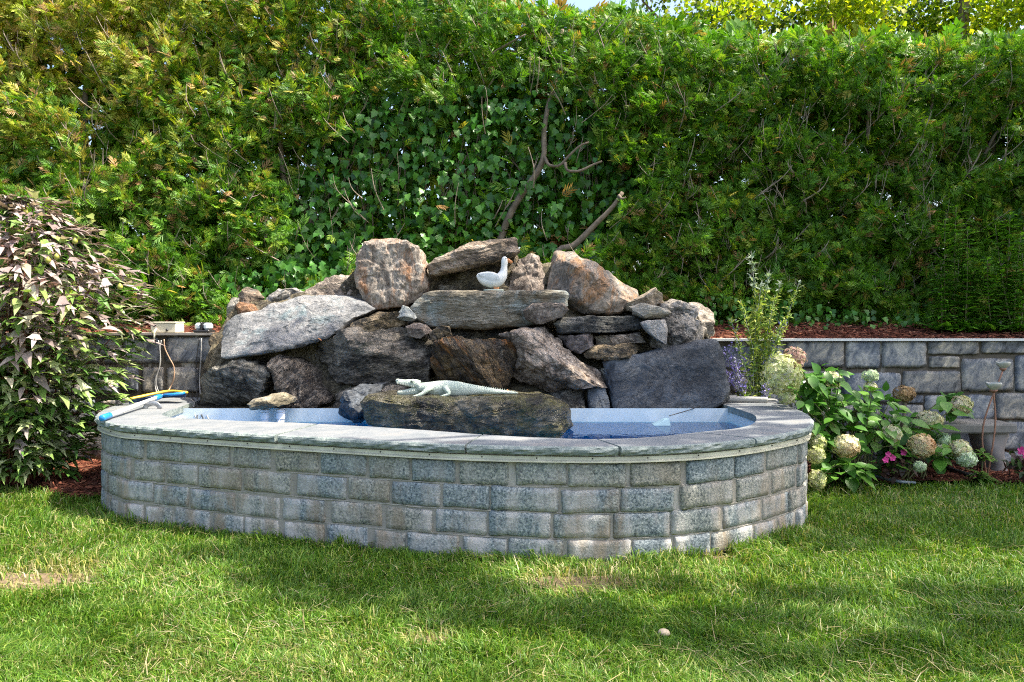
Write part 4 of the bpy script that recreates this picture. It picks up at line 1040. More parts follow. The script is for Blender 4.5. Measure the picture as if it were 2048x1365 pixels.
fo = MB(); fo.add([(f0.x-0.10, f0.y-0.05, Z_WATER+0.002), (f0.x+0.02, f0.y-0.05, Z_WATER+0.002), (f0.x+0.02, f0.y+0.06, Z_WATER+0.002), (f0.x-0.10, f0.y+0.06, Z_WATER+0.002), (f0.x-0.02, f0.y-0.03, Z_WATER+0.045), (f0.x+0.015, f0.y-0.03, Z_WATER+0.05), (f0.x+0.015, f0.y+0.04, Z_WATER+0.05), (f0.x-0.02, f0.y+0.04, Z_WATER+0.045)],
       [[0,3,2,1],[4,5,6,7],[0,1,5,4],[1,2,6,5],[2,3,7,6],[3,0,4,7]])
fo.obj('pool_float', M['floatm'], label='pale blue wedge-shaped float on the water at the right', cat='float')

# ------------------------------------------------------------------ bench, copper flowers, hoses
M['bench'] = plain('grey_cast_stone', (0.20, 0.19, 0.17), 0.85, 0, 0.35, 9, 0.4)
M['bench_leg'] = plain('pinkish_cast_stone', (0.27, 0.24, 0.22), 0.8, 0, 0.3, 9, 0.3)
bz1 = 0.435; by0, by1 = 5.98, 6.33
bxl = (1868-1024)/FPX*by0; bxr = (2036-1024)/FPX*by0
bench = empty('garden_bench', ((bxl+bxr)/2, 6.15, 0.02), 'low cast stone bench with curved legs against the stone wall', 'bench')
rbox(MB(), (bxl - 0.25, by0, bz1 - 0.075), (bxr, by1, bz1), 0.012).obj('seat', M['bench'], parent=bench)
for xx in (bxr - 0.13, bxl - 0.05):
    n = 12; V = []; F = []
    for i in range(n):
        u = i/(n-1); z = 0.0 + (bz1 - 0.076)*u
        w = 0.125 - 0.055*math.sin(math.pi*min(1, (1-u)*1.15)) ; w = np.interp(u, [0, 0.08, 0.1, 0.3, 0.55, 0.8, 0.88, 0.9, 1.0], [0.075, 0.075, 0.06, 0.05, 0.075, 0.105, 0.11, 0.125, 0.125])
        sh = np.interp(u, [0, 0.3, 0.6, 1], [0.05, 0.03, -0.005, 0.0])
        for k in range(12):
            t_ = 2*math.pi*(k+0.5)/12
            cx_ = math.copysign(abs(math.cos(t_))**0.5, math.cos(t_)); sy_ = math.copysign(abs(math.sin(t_))**0.5, math.sin(t_))
            V.append((xx + sh*(1 if xx > bxl else -1) + w*cx_, 6.155 + 0.13*sy_, z))
    for i in range(n-1):
        for k in range(12): F.append([i*12+k, i*12+(k+1) % 12, (i+1)*12+(k+1) % 12, (i+1)*12+k])
    F.append(list(range(12))[::-1]); F.append([(n-1)*12+k for k in range(12)])
    obj('leg', V, F, M['bench_leg'], parent=bench, smooth=True)

M['copper'] = plain('weathered_copper', (0.34, 0.17, 0.11), 0.55, 0.3, 0.3, 20, 0.2)
M['ceramic'] = plain('grey_ceramic', (0.50, 0.49, 0.43), 0.4, 0, 0.3, 14, 0.15)
def copper_flower(cup, base, mid, r, label):
    c = P(*cup); b_ = Vector((base[0], base[1], 0.0)); m = P(*mid)
    t = empty('garden_stake', b_, label, 'garden stake', 'copper flower stakes')
    mb = MB(); mb.sweep(smooth_path([b_, m, c - Vector((0, 0, r*1.0))], 18), 0.0065, 7); mb.obj('stem', M['copper'], parent=t, smooth=True)
    mb = MB(); mb.lathe([(0.008, -r*1.25), (r*0.45, -r*1.0), (r*0.62, -r*0.72), (r*0.3, -r*0.70)], c, 14); mb.obj('calyx', M['copper'], parent=t, smooth=True)
    # a cup of overlapping curled petals
    for k in range(3):
        V = []; F = []; a0 = k*2*math.pi/3 + 0.4
        for i in range(8):
            u = i/7
            for j in range(9):
                w = j/8*2-1; th = a0 + w*1.25
                rr_ = r*(0.30 + 0.75*math.sin(u*1.7)) + (0.006 if k == 0 else 0.003*k)
                zz = -r*0.75 + r*1.25*u*(1-0.22*w*w) 
                V.append((c[0] + rr_*math.cos(th), c[1] + rr_*math.sin(th), c[2] + zz))
        for i in range(7):
            for j in range(8): F.append([i*9+j, i*9+j+1, (i+1)*9+j+1, (i+1)*9+j])
        n0 = len(V); V += [(c[0]+(v[0]-c[0])*0.93, c[1]+(v[1]-c[1])*0.93, v[2]) for v in V]; F += [[n0+q for q in f[::-1]] for f in F]
        for j in range(8): F.append([63+j, 63+j+1, n0+63+j+1, n0+63+j])
        for i in range(7):
            for j in (0, 8): F.append([i*9+j, (i+1)*9+j, n0+(i+1)*9+j, n0+i*9+j])
        obj('petal', V, F, M['ceramic'], parent=t, smooth=True)
copper_flower((1987, 771, 5.85), (3.755, 5.85), (1990, 855, 5.85), 0.050, 'copper garden stake with ceramic flower cup, the lower and nearer of the two')
copper_flower((2006, 729, 5.95), (3.80, 5.92), (1966, 855, 5.92), 0.045, 'copper garden stake with ceramic flower cup, the taller one behind')

cable([PG(1628, 880, 0.15), PG(1680, 915, 0.10), PG(1730, 945, 0.05), PG(1790, 962, 0.05), PG(1830, 966, 0.03)], 0.012, plain('blue_grey_hose', (0.16, 0.20, 0.22), 0.5), 'blue-grey garden hose snaking out under the hydrangea leaves', 24)
cable([PG(1896, 936, 0.05), PG(1920, 944, 0.06), PG(1950, 951, 0.05), PG(1990, 949, 0.03)], 0.015, M['wire_b'], 'short black drip hose on the red mulch', 16)
# ------------------------------------------------------------------ foliage templates
def kite(x0, y0, x1, y1, w, droop=0.0):
    """a narrow pointed blade from (x0,y0) to (x1,y1)"""
    dx_, dy_ = x1-x0, y1-y0; L = math.hypot(dx_, dy_); nx, ny = -dy_/L*w, dx_/L*w
    mx, my = x0+dx_*0.45, y0+dy_*0.45
    z = lambda x, y: -droop*(x*x + y*y*1.5)
    V = [(x0, y0, z(x0, y0)), (mx+nx, my+ny, z(mx, my)), (x1, y1, z(x1, y1)), (mx-nx, my-ny, z(mx, my))]
    return V, [[0, 3, 2], [0, 2, 1]]
def spray_template(seed, n=5, ang=40, w=0.036):
    r = random.Random(seed); V = []; F = []
    def add(vf):
        v, f = vf; k = len(V); V.extend(v); F.extend([[i+k for i in q] for q in f])
    add(kite(0, 0, 1.0, 0.06*r.uniform(-1, 1), w*0.9, 0.35))
    for i in range(n):
        for s in (-1, 1):
            t = 0.10 + 0.74*(i + (0.25 if s > 0 else 0.0))/n + r.uniform(-0.03, 0.03)
            L = (0.56*(1-t)**0.7 + 0.10)*r.uniform(0.8, 1.15); a = R(ang + r.uniform(-9, 9))*s
            add(kite(t, 0, t + L*math.cos(a), L*math.sin(a), w*1.05*(0.75+0.4*(1-t)), 0.35))
    return np.array(V), np.array(F)
SPRAYS = [spray_template(s) for s in range(4)]
WIDE = spray_template(9, 3, 44, 0.12)

def leaf_template(outline, fold=0.12, droop=0.15):
    """flat leaf: half outline points (x, y) along +x from the stalk to the tip; folded along the midrib"""
    top = [(x, y) for x, y in outline]; n = len(top); V = []; F = []
    def z(x, y): return fold*abs(y) - droop*x*x
    for x, y in top: V.append((x, y, z(x, y)))
    for x, y in top[1:-1]: V.append((x, -y, z(x, y)))
    for x, y in top[1:-1]: V.append((x, 0, z(x, 0)))
    m = n-2
    for i in range(n-1):
        a, b = i, i+1
        ca = None if i == 0 else n+m+i-1
        cb = None if i == n-2 else n+m+i
        la = None if i == 0 else n+i-1
        lb = None if i == n-2 else n+i
        if i == 0:
            F += [[0, cb, b], [0, lb, cb]]
        elif i == n-2:
            F += [[ca, b, a], [ca, la, b]]
        else:
            F += [[ca, cb, b], [ca, b, a], [ca, la, lb], [ca, lb, cb]]
    return np.array(V, float), np.array(F)
OVATE = leaf_template([(0, 0), (0.18, 0.20), (0.42, 0.27), (0.72, 0.17), (1, 0)])
IVY = leaf_template([(0, 0), (0.02, 0.30), (0.18, 0.42), (0.30, 0.30), (0.50, 0.40), (0.66, 0.20), (1, 0)], 0.18, 0.22)
HIB = leaf_template([(0, 0), (0.10, 0.12), (0.34, 0.17), (0.62, 0.30), (0.50, 0.10), (0.72, 0.085), (1, 0)], 0.16, 0.30)
HIB2 = leaf_template([(0, 0), (0.12, 0.13), (0.36, 0.20), (0.66, 0.12), (1, 0)], 0.2, 0.35)
NARROW = leaf_template([(0, 0), (0.25, 0.075), (0.6, 0.06), (1, 0)], 0.3, 0.35)
MAPLE = (np.array([(0, 0, 0), (0.42, 0.44, 0.06), (1, 0, -0.06), (0.42, -0.44, 0.06)]), np.array([[0, 3, 2], [0, 2, 1]]))
def unit(V, F, name, mat): return mesh(name, V, F, mat)

def rand_dirs(n):
    return norm(rng.normal(size=(n, 3)))
def mixcols(n, cols, wts):
    c = np.array(cols)[rng.choice(len(cols), n, p=np.array(wts)/sum(wts))]
    return c * rng.uniform(0.75, 1.25, (n, 1))

M['bark'] = plain('grey_brown_bark', (0.20, 0.155, 0.115), 0.9, 0, 0.45, 14, 0.8)
M['twig'] = plain('grey_twig', (0.33, 0.265, 0.21), 0.9, 0, 0.35, 20, 0.4)
M['thuja'] = leafy('arborvitae_foliage', 0.45, 0.3, (1.2, 1.3, 0.5))
M['ivy'] = leafy('ivy_foliage', 0.35, 0.22, (1.1, 1.4, 0.5))
M['treeleaf'] = leafy('deciduous_foliage', 0.5, 0.5, (1.5, 1.5, 0.4))

# ------------------------------------------------------------------ arborvitae hedge
HX = [-420, 40, 300, 560, 800, 1095, 1390, 1690, 1990, 2330]     # trunks, photo x at the hedge
HLAB = ['', 'sunlit arborvitae behind the purple shrub at the far left', 'tall yellow-green arborvitae above the cream electrical box',
        'bushy sunlit arborvitae with a bare trunk left of the ivy', 'arborvitae whose leaning crown overhangs the ivy from above', 'arborvitae with bare crooked trunk standing in the ivy gap',
        'green arborvitae just right of the ivy gap', 'shaded twiggy arborvitae behind the tall sage plant', 'clipped arborvitae behind the lily clumps at right', '']
def hedge_y(px):
    return np.interp(px, [-600, 0, 500, 1000, 2600], [6.55, 6.80, 7.18, 7.42, 7.35])
def hedge_top(px):
    return np.interp(px, [-600, 700, 900, 1000, 1150, 1330, 1420, 2048, 2600], [-60, -50, -20, 12, 27, 48, 74, 90, 94])
GAP = [(700, 250), (760, 190), (850, 205), (980, 190), (1075, 165), (1130, 190), (1170, 205), (1215, 260), (1190, 300), (1265, 330), (1290, 380), (1240, 440), (1180, 500), (1050, 520), (850, 530), (700, 520), (600, 600), (470, 610), (540, 520), (610, 470), (570, 430), (600, 370), (660, 340), (640, 290)]
HOLES = [(175, 170, 42, 60), (590, 330, 50, 60), (215, 290, 55, 40), (1745, 265, 60, 38), (1640, 240, 45, 32), (1560, 385, 60, 30), (1760, 390, 45, 22), (1990, 300, 45, 30), (1530, 245, 26, 26), (1900, 330, 30, 36), (1410, 370, 40, 14), (1130, 60, 30, 12), (30, 80, 30, 26), (640, 500, 70, 40)]

def hedge_sprays(n, kind):
    if kind == 'back': px = rng.uniform(-340, 2420, n); u = rng.random(n); grp = None
    else:                                               # sprays grow in boughs
        nb = n//9; grp = rng.integers(0, nb, n)
        px = rng.uniform(-340, 2420, nb)[grp] + rng.normal(0, 13, n); u = np.clip(rng.random(nb)[grp] + rng.normal(0, 0.020, n), 0, 1)
    top = hedge_top(px) + 10*wob(px, px*0, 0.02, 3) + 7*wob(px, px*0.3, 0.11, 5)
    py = top + (668-top)*u
    lump = wob(px, py, 0.013, 1)*0.6 + wob(px, py, 0.035, 2)*0.4          # boughs in and out
    gap = inside(px + 22*wob(px, py, 0.03, 8), py + 22*wob(px, py, 0.03, 9), GAP)
    hole = np.zeros(n)
    for hx, hy, rx, ry in HOLES:
        dd = np.hypot((px-hx)/rx, (py-hy)/ry); hole = np.maximum(hole, np.clip(1.35-dd, 0, 1))
    thin = (lump < -0.34)
    back = 0.55*np.clip((620-py)/600, 0, 1)*np.interp(px, [0, 700, 1100], [1.0, 0.9, 0.6])      # the face leans back towards the top
    Y = hedge_y(px) + back - 0.34*lump
    if kind == 'front':
        keep = ~gap & (rng.random(n) > hole*0.93) & ~(thin & (rng.random(n) < 0.75))
        Y = Y + rng.exponential(0.07, n) + hole*0.25
    elif kind == 'mid':
        keep = (~gap | (rng.random(n) < 0.10)) & (rng.random(n) > hole*0.75)
        Y = hedge_y(px) + back + rng.uniform(0.12, 0.5, n)
    else:
        keep = rng.random(n) > hole*0.04
        Y = hedge_y(px) + back*0.8 + rng.uniform(0.55, 1.05, n)
    px, py, Y, lump = px[keep], py[keep], Y[keep], lump[keep]
    pos = np.stack([(px-1024)/FPX*Y, Y, EYE-(py-HOR)/FPX*Y], 1)
    m = len(px)
    ax = rand_dirs(m)*(0.8 if grp is None else 0.5) + np.array((0, -0.45, 0.42)) + (0 if grp is None else 0.6*rand_dirs(nb)[grp[keep]])
    ax = ax + np.stack([0.35*wob(px, py, 0.02, 4), np.zeros(m), np.zeros(m)], 1)
    nr = rand_dirs(m)*0.9 + np.array((0.25, -0.5, 0.6))
    sc = rng.uniform(0.07, 0.14, m)*{'front': 1.0, 'mid': 1.5, 'back': 2.1}[kind]
    sunny = np.clip((820-px)/600, 0, 1)*np.clip((460-py)/380, 0, 1)        # sun-bronzed tips on the upper left, their colour raised to stand for sunlight
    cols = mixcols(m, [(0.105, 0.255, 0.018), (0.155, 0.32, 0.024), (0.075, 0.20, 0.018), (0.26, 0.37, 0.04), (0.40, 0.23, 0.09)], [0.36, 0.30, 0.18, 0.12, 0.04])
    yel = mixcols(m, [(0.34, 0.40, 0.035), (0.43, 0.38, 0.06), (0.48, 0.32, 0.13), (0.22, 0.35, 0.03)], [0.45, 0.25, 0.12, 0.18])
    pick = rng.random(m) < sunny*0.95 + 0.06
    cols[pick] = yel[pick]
    return px, pos, ax, nr, sc, cols

fol = [hedge_sprays(56000, 'front'), hedge_sprays(12000, 'mid'), hedge_sprays(22000, 'back')]
isback_ = np.concatenate([np.full(len(f[0]), i == 2) for i, f in enumerate(fol)])
px_, pos_, ax_, nr_, sc_, co_ = (np.concatenate([f[i] for f in fol]) for i in range(6))
jit = px_ + 60*wob(px_, pos_[:, 2]*100, 0.02, 6)
owner = 1 + np.argmin(np.abs(jit[:, None] - np.array(HX[1:9])[None, :]), axis=1)

def bough(pts, r0, r1, n=10, sides=6):
    pa = smooth_path(pts, n); return sweep(pa, np.linspace(r0, r1, n), sides)
trunks = {1: [[(165, 560, .5), (172, 400, .45), (170, 200, .40), (182, 110, .4), (186, 20, .45)], [(172, 190, .40), (200, 150, .42), (230, 130, .45)]],
          3: [[(632, 540, .55), (620, 440, .45), (572, 372, .30), (562, 300, .25), (556, 220, .22), (548, 168, .20)], [(575, 375, .3), (556, 376, .28), (552, 362, .26)], [(563, 212, .2), (540, 198, .16), (536, 188, .15)]],
          4: [[(690, 560, .6), (680, 400, .5), (676, 260, .42), (678, 200, .4), (700, 120, .4), (706, 40, .45)], [(678, 200, .4), (700, 185, .3), (715, 175, .25)], [(725, 120, .32), (735, 100, .25), (726, 70, .22)]],
          5: [[(998, 505, .62), (1020, 430, .55), (1050, 380, .48), (1075, 345, .42), (1088, 310, .38), (1088, 262, .40), (1098, 205, .42), (1112, 160, .45), (1125, 60, .5)],
              [(1088, 312, .38), (1098, 330, .3), (1118, 332, .24), (1138, 312, .2), (1160, 292, .16), (1178, 285, .12)], [(1130, 326, .22), (1135, 342, .2), (1160, 342, .16), (1186, 330, .12), (1205, 322, .1)],
              [(965, 130, .4), (990, 105, .35), (1010, 92, .3), (1050, 70, .2)], [(955, 40, .3), (975, 25, .25), (1005, 20, .2)]],
          6: [[(1110, 520, .35), (1150, 490, .30), (1190, 450, .24), (1225, 415, .18), (1245, 385, .16)], [(1238, 392, .16), (1244, 398, .1), (1252, 395, .08)], [(1400, 560, .6), (1400, 300, .6), (1405, 90, .6)]],
          7: [[(1690, 600, .6), (1690, 350, .5), (1700, 240, .45), (1712, 170, .3)], [(1760, 310, .3), (1830, 255, .16), (1862, 220, .08), (1866, 150, .05), (1885, 110, .02)], [(1735, 278, .1), (1736, 235, .05), (1735, 195, .02)]],
          8: [[(1985, 600, .6), (1985, 350, .5), (1990, 90, .5)], [(1960, 330, .2), (1990, 270, .1), (2010, 250, .05), (2040, 150, .02)], [(1850, 345, .1), (1868, 300, .05), (1872, 285, .03)]]}
for i, hx in list(enumerate(HX))[1:9]:
    hy = float(hedge_y(hx)) + 0.55
    bx_ = (hx-1024)/FPX*hy
    t = empty('arborvitae_tree', (bx_, hy, float(terrace_z(bx_, hy))), HLAB[i], 'tree', 'arborvitae trees of the hedge')
    sel = owner == i
    parts = []
    q = np.where(sel & isback_)[0]; parts.append(scatter(WIDE[0], WIDE[1], pos_[q], ax_[q], nr_[q], sc_[q], co_[q]))
    for k in range(4):
        q = np.where(sel & ~isback_)[0][k::4]
        TV, TF = SPRAYS[k]; parts.append(scatter(TV, TF, pos_[q], ax_[q], nr_[q], sc_[q], co_[q]))
    V, F, C = join(parts)
    obj('foliage', V, F, M['thuja'], parent=t, col=C, kind='stuff')
    spec = trunks.get(i, [[(hx, 600, .55), (hx+8, 350, .5), (hx-6, 150, .5), (hx, 20, .5)]])
    for k, br in enumerate(spec):
        pts = [P(a, b, float(hedge_y(a)) + c + (0.12 if i not in (5, 6) else -0.22) + 0.55*min(1, max(0, (620-b)/600))*float(np.interp(a, [0, 700, 1100], [1.0, 0.9, 0.6]))) for a, b, c in br]
        if k == 0: pts = [Vector((pts[0].x, pts[0].y, 1.0))] + pts
        r0 = 0.042 if k == 0 else 0.019
        V, F = bough(pts, r0, r0*0.45, 22 if k == 0 else 14, 8)
        V = [Vector(v) + Vector((1, 0.3, 1))*0.006*mnoise.noise(Vector(v)*14) for v in V]
        obj('trunk' if k == 0 else 'branch', V, F, M['bark'], parent=t, smooth=True)
    # bare grey twigs, cut ends poking out of the clipped face
    n = 75 if i < 5 else 115
    mb = MB(); lo_, hi_ = hx-160, hx+160
    rt = random.Random(100+i)
    for k in range(n):
        a = rt.uniform(lo_, hi_); b = rt.uniform(float(hedge_top(a))+15, 600)
        if inside(np.array([a]), np.array([b]), GAP)[0] and rt.random() < 0.8: continue
        Y = float(hedge_y(a)) + 0.55*min(1, max(0, (620-b)/600))*float(np.interp(a, [0, 700, 1100], [1.0, 0.9, 0.6])) - 0.34*float(wob(a, b, 0.013, 1))*0.6 + rt.uniform(-0.06, 0.12)
        L = rt.uniform(0.10, 0.34); an = rt.uniform(-1.1, 1.1); p0 = P(a, b, Y)
        d0 = Vector((math.sin(an), rt.uniform(-0.5, 0.1), math.cos(an))); be = rt.uniform(-0.5, 0.5)
        pts = [p0 - d0*L*0.5 + Vector((0, 0.10, 0)), p0, p0 + d0*L*0.35 + Vector((be*L*0.2, -0.02, 0.02)), p0 + d0*L*0.6 + Vector((be*L*0.5, -0.03, 0.06))]
        mb.sweep(smooth_path(pts, 6), np.linspace(0.0075, 0.003, 6)*rt.uniform(0.35, 1.0), 4)
        for q in range(rt.randint(0, 3)):
            s0 = p0 + d0*L*rt.uniform(-0.1, 0.35); d1 = (d0 + Vector((rt.uniform(-1, 1), rt.uniform(-0.5, 0.3), rt.uniform(-0.6, 0.8)))).normalized()
            mb.sweep([s0, s0 + d1*L*0.2, s0 + d1*L*0.38 + Vector((0, 0, 0.02))], [0.003, 0.0022, 0.0012], 3)
    mb.obj('twigs', M['twig'], parent=t, kind='stuff')

# ------------------------------------------------------------------ ivy in the gap
iv0 = P(900, 560, 7.75)
ivy = empty('ivy_vine', (iv0.x, iv0.y, float(terrace_z(iv0.x, iv0.y))), 'dark green ivy filling the hedge gap behind the rocks', 'ivy')
def ivy_field(n, box, poly, yoff=(0.36, 0.95)):
    px = rng.uniform(box[0], box[1], n); py = rng.uniform(box[2], box[3], n)
    k = inside(px, py, poly) & (wob(px, py, 0.045, 12) > -0.7); px, py = px[k], py[k]; m = len(px)
    Y = hedge_y(px) + rng.uniform(*yoff, m) + 0.14*wob(px, py, 0.03, 14)
    pos = np.stack([(px-1024)/FPX*Y, Y, EYE-(py-HOR)/FPX*Y], 1)
    ax = rand_dirs(m)*0.55 + np.array((0, -0.25, -0.8)); nr = rand_dirs(m)*0.5 + np.array((0.15, -0.8, 0.55))
    return pos, ax, nr, rng.uniform(0.06, 0.112, m)
big = [(x + (25 if x > 900 else -30), y + (20 if y > 350 else -28)) for x, y in GAP]
p1_, a1_, n1_, s1_ = ivy_field(7500, (400, 1330, 120, 640), big)
strip = [(380, 560), (560, 520), (720, 520), (720, 600), (420, 660)]
p2_, a2_, n2_, s2_ = ivy_field(800, (360, 740, 500, 670), strip, (0.0, 0.3)); s2_ *= 0.8
strip2 = [(1400, 585), (1560, 600), (1800, 625), (2060, 640), (2060, 672), (1400, 668)]
p3_, a3_, n3_, s3_ = ivy_field(900, (1390, 2070, 570, 675), strip2, (-0.28, 0.02)); s3_ *= 0.65
pos = np.concatenate([p1_, p2_, p3_]); ax = np.concatenate([a1_, a2_, a3_]); nr = np.concatenate([n1_, n2_, n3_]); sc = np.concatenate([s1_, s2_, s3_])
def leaf_matrix(a, n):
    x = Vector(a).normalized(); y = Vector(n).cross(x).normalized(); z = x.cross(y)
    return Matrix((x, y, z)).transposed()
front = np.argsort(pos[:, 1])
cand = [i for i in front if sc[i] > 0.078][:700]; random.Random(5).shuffle(cand); singles = cand[:290]
mask = np.ones(len(pos), bool); mask[singles] = False
icol = mixcols(mask.sum(), [(0.05, 0.17, 0.02), (0.08, 0.24, 0.028), (0.035, 0.13, 0.02), (0.13, 0.29, 0.05)], [0.4, 0.3, 0.22, 0.08])
V, F, C = scatter(IVY[0], IVY[1], pos[mask], ax[mask], nr[mask], sc[mask], icol)
obj('foliage', V, F, M['ivy'], parent=ivy, col=C, kind='stuff')
ivl = unit(*IVY, 'leaf', leafy('ivy_leaf', 0.32, 0.22, (1.1, 1.4, 0.5), False, [(0.0, (0.045, 0.15, 0.018)), (0.5, (0.075, 0.22, 0.026)), (1.0, (0.12, 0.28, 0.05))]))
for i in singles: inst('leaf', ivl, ivy, Vector(pos[i]), leaf_matrix(ax[i], nr[i]), float(sc[i]))
mb = MB(); rt = random.Random(9)
for k in range(60):
    a = rt.uniform(600, 1250); b = rt.uniform(420, 540); Y = float(hedge_y(a)) + 0.7
    pts = [P(a, b, Y), P(a + rt.uniform(-20, 20), b - 80, Y - 0.1), P(a + rt.uniform(-50, 50), b - rt.uniform(130, 260), Y - 0.05)]
    mb.sweep(smooth_path(pts, 8), rt.uniform(0.003, 0.007), 4)
mb.obj('stems', M['bark'], parent=ivy, kind='stuff')

# ------------------------------------------------------------------ trees behind the hedge and the shade tree beside the garden
def tree(name, base, trunk, limbs, clumps, leaf, dens, label, cols, wts, r0=0.14, size=(0.07, 0.12)):
    t = empty(name, base, label, 'tree')
    V, F = bough([Vector(base)] + [Vector(q) for q in trunk], r0, r0*0.45, 18, 10); obj('trunk', V, F, M['bark'], parent=t, smooth=True)
    for lb in limbs:
        V, F = bough([Vector(q) for q in lb], r0*0.42, r0*0.10, 12, 7); obj('limb', V, F, M['bark'], parent=t, smooth=True)
    P_ = []
    for (c, r_) in clumps:
        n = int(dens*r_[0]*r_[1]*4)
        d_ = rand_dirs(n)*(rng.random((n, 1))**0.45); d_ = d_*np.array(r_)
        k = wob(d_[:, 0]*3 + c[0], d_[:, 1]*3 + c[1], 1.5, c[2]) > -0.45
        P_.append(np.array(c) + d_[k])
    pos = np.concatenate(P_); m = len(pos)
    ax = rand_dirs(m) + np.array((0, 0, -0.4)); nr = rand_dirs(m)*0.9 + np.array((0, 0, 0.8))
    V, F, C = scatter(leaf[0], leaf[1], pos, ax, nr, rng.uniform(*size, m), mixcols(m, cols, wts))
    obj('crown', V, F, M['treeleaf'], parent=t, col=C, kind='stuff'); return t
gcols = [(0.07, 0.14, 0.018), (0.10, 0.17, 0.02), (0.045, 0.10, 0.015), (0.17, 0.21, 0.02)]
gw = [0.35, 0.3, 0.2, 0.15]
def bgclumps(x0, x1, y, z0, z1, n, seed, r=(0.9, 0.9, 0.55)):
    q = random.Random(seed); return [((q.uniform(x0, x1), q.uniform(y-1.4, y+1.4), q.uniform(z0, z1)), tuple(v*q.uniform(0.7, 1.3) for v in r)) for _ in range(n)]
b1 = P(1920, 60, 12.5)
tree('maple_tree', (b1.x, 12.5, 1.25), [(b1.x+0.05, 12.5, 3.0), (b1.x+0.02, 12.5, 5.0), (b1.x+0.1, 12.5, 7.5)], [[(b1.x, 12.5, 4.6), (b1.x-1.4, 12.2, 5.6), (b1.x-3.2, 12, 5.9)], [(b1.x, 12.5, 5.0), (b1.x+1.2, 12.3, 6.0), (b1.x+2.4, 12, 6.3)], [(b1.x-0.2, 12.5, 5.2), (b1.x-1.9, 12.9, 6.6), (b1.x-2.6, 13, 7.8)]],
     bgclumps(b1.x-4.2, b1.x+3.2, 12.9, 4.8, 7.0, 26, 3), MAPLE, 230, 'sunlit maple with a dark trunk beyond the right of the hedge', [(0.24, 0.36, 0.025), (0.36, 0.45, 0.03), (0.12, 0.22, 0.018), (0.48, 0.52, 0.04)], gw, 0.16)
b2 = P(1500, 60, 14.0)
tree('maple_tree', (b2.x, 14, 1.25), [(b2.x+0.1, 14, 3.5), (b2.x, 14, 5.6), (b2.x, 14, 8)], [[(b2.x, 14, 4.8), (b2.x+1.5, 13.6, 5.7), (b2.x+3.0, 13.4, 6.0)], [(b2.x, 14, 5.0), (b2.x-1.3, 13.8, 6.4), (b2.x-2.1, 13.7, 7.2)]],
     bgclumps(b2.x-2.2, b2.x+3.0, 14, 5.3, 8.5, 22, 4), MAPLE, 230, 'darker maple beyond the hedge right of the sky gap', gcols, [0.3, 0.2, 0.45, 0.05], 0.15)
# the tree that throws the dappled shade: it stands right of the picture and reaches over the garden
SD = np.array(SUN_DIR)
def shade(px, py, h, r, z=0.0, Y=None):
    g = np.array(PG(px, py, z)) if Y is None else np.array(P(px, py, Y)); return (tuple(g + SD*(h-g[2])/SD[2]), r)
SH = []
shq = random.Random(21)
for (px, py, rx, ry) in [(520, 1115, .30, .16), (620, 1150, .34, .20), (760, 1150, .36, .20), (700, 1195, .30, .18), (880, 1190, .30, .18), (820, 1120, .26, .12), (900, 1250, .16, .08), (960, 1120, .2, .12),
                         (1130, 1240, .24, .16), (1380, 1290, .24, .11), (1480, 1250, .22, .12), (1560, 1335, .24, .11), (1800, 1325, .26, .12), (2000, 1260, .30, .2),
                         (1750, 1060, .38, .26), (1900, 1040, .40, .24), (2040, 1080, .4, .25), (1660, 1090, .3, .2), (1960, 1200, .3, .12), (1240, 1175, .2, .1), (1600, 1200, .2, .1)]:
    SH.append(shade(px, py, shq.uniform(6.2, 8.0), (rx*1.25, ry*1.3, 0.4)))
for (px, py) in [(1180, 985), (1290, 1000), (1400, 980), (1500, 960), (1580, 930), (1350, 1060), (1460, 1050), (1560, 1010), (1060, 1000), (1220, 1060)]:
    SH.append(shade(px, py, shq.uniform(6.2, 8.0), (.16, .16, .3), Y=float(4.0 + 0.5*((px-1180)/400)**2)))
# over the right of the pool, the rocks and the right of the hedge
for (px, py, Y, r) in [(1560, 850, 5.2, .26), (1480, 870, 4.7, .14), (1400, 760, 5.8, .40), (1250, 760, 5.8, .34), (1100, 700, 5.8, .26), (950, 740, 5.7, .30), (780, 720, 5.8, .30), (640, 760, 5.8, .26), (500, 770, 5.8, .22),
                       (900, 830, 5.2, .26), (1060, 830, 5.2, .26), (1200, 850, 5.2, .2), (1180, 560, 6.2, .26), (1000, 600, 6.1, .26), (1300, 640, 6.0, .2),
                       (1700, 800, 6.3, .45), (1850, 780, 6.3, .45), (1980, 820, 6.3, .4), ]:
    SH.append(shade(px, py, shq.uniform(6.4, 8.4), (r, r*0.8, 0.35), Y=Y))
for k in range(6):
    px = shq.uniform(900, 2300); py = shq.uniform(90, 640)
    SH.append(shade(px, py, shq.uniform(7.0, 9.2), (0.5, 0.42, 0.4), Y=float(hedge_y(px)) - 0.1))
for k in range(0):
    px = shq.uniform(0, 800); py = shq.uniform(300, 600)
    SH.append(shade(px, py, shq.uniform(7.0, 8.6), (0.28, 0.24, 0.3), Y=float(hedge_y(px)) - 0.1))
tb = (8.6, 5.6, 0.0)
lim = []
for k in range(0, len(SH), 7):
    c = np.array(SH[k][0]); lim.append([(8.6, 5.6, 4.2 + 0.1*(k % 9)), tuple(np.array((8.6, 5.6, 5.2))*0.55 + c*0.45 + np.array((0, 0, 0.5))), tuple(c)])
tree('shade_tree', tb, [(8.65, 5.55, 2.2), (8.55, 5.6, 4.5), (8.5, 5.7, 7.0), (8.3, 5.8, 9.0)], lim, SH + bgclumps(7.6, 11.0, 5.6, 6.2, 9.6, 18, 8), MAPLE, 1250, 'spreading shade tree beside the garden', gcols, gw, 0.24, (0.06, 0.11))

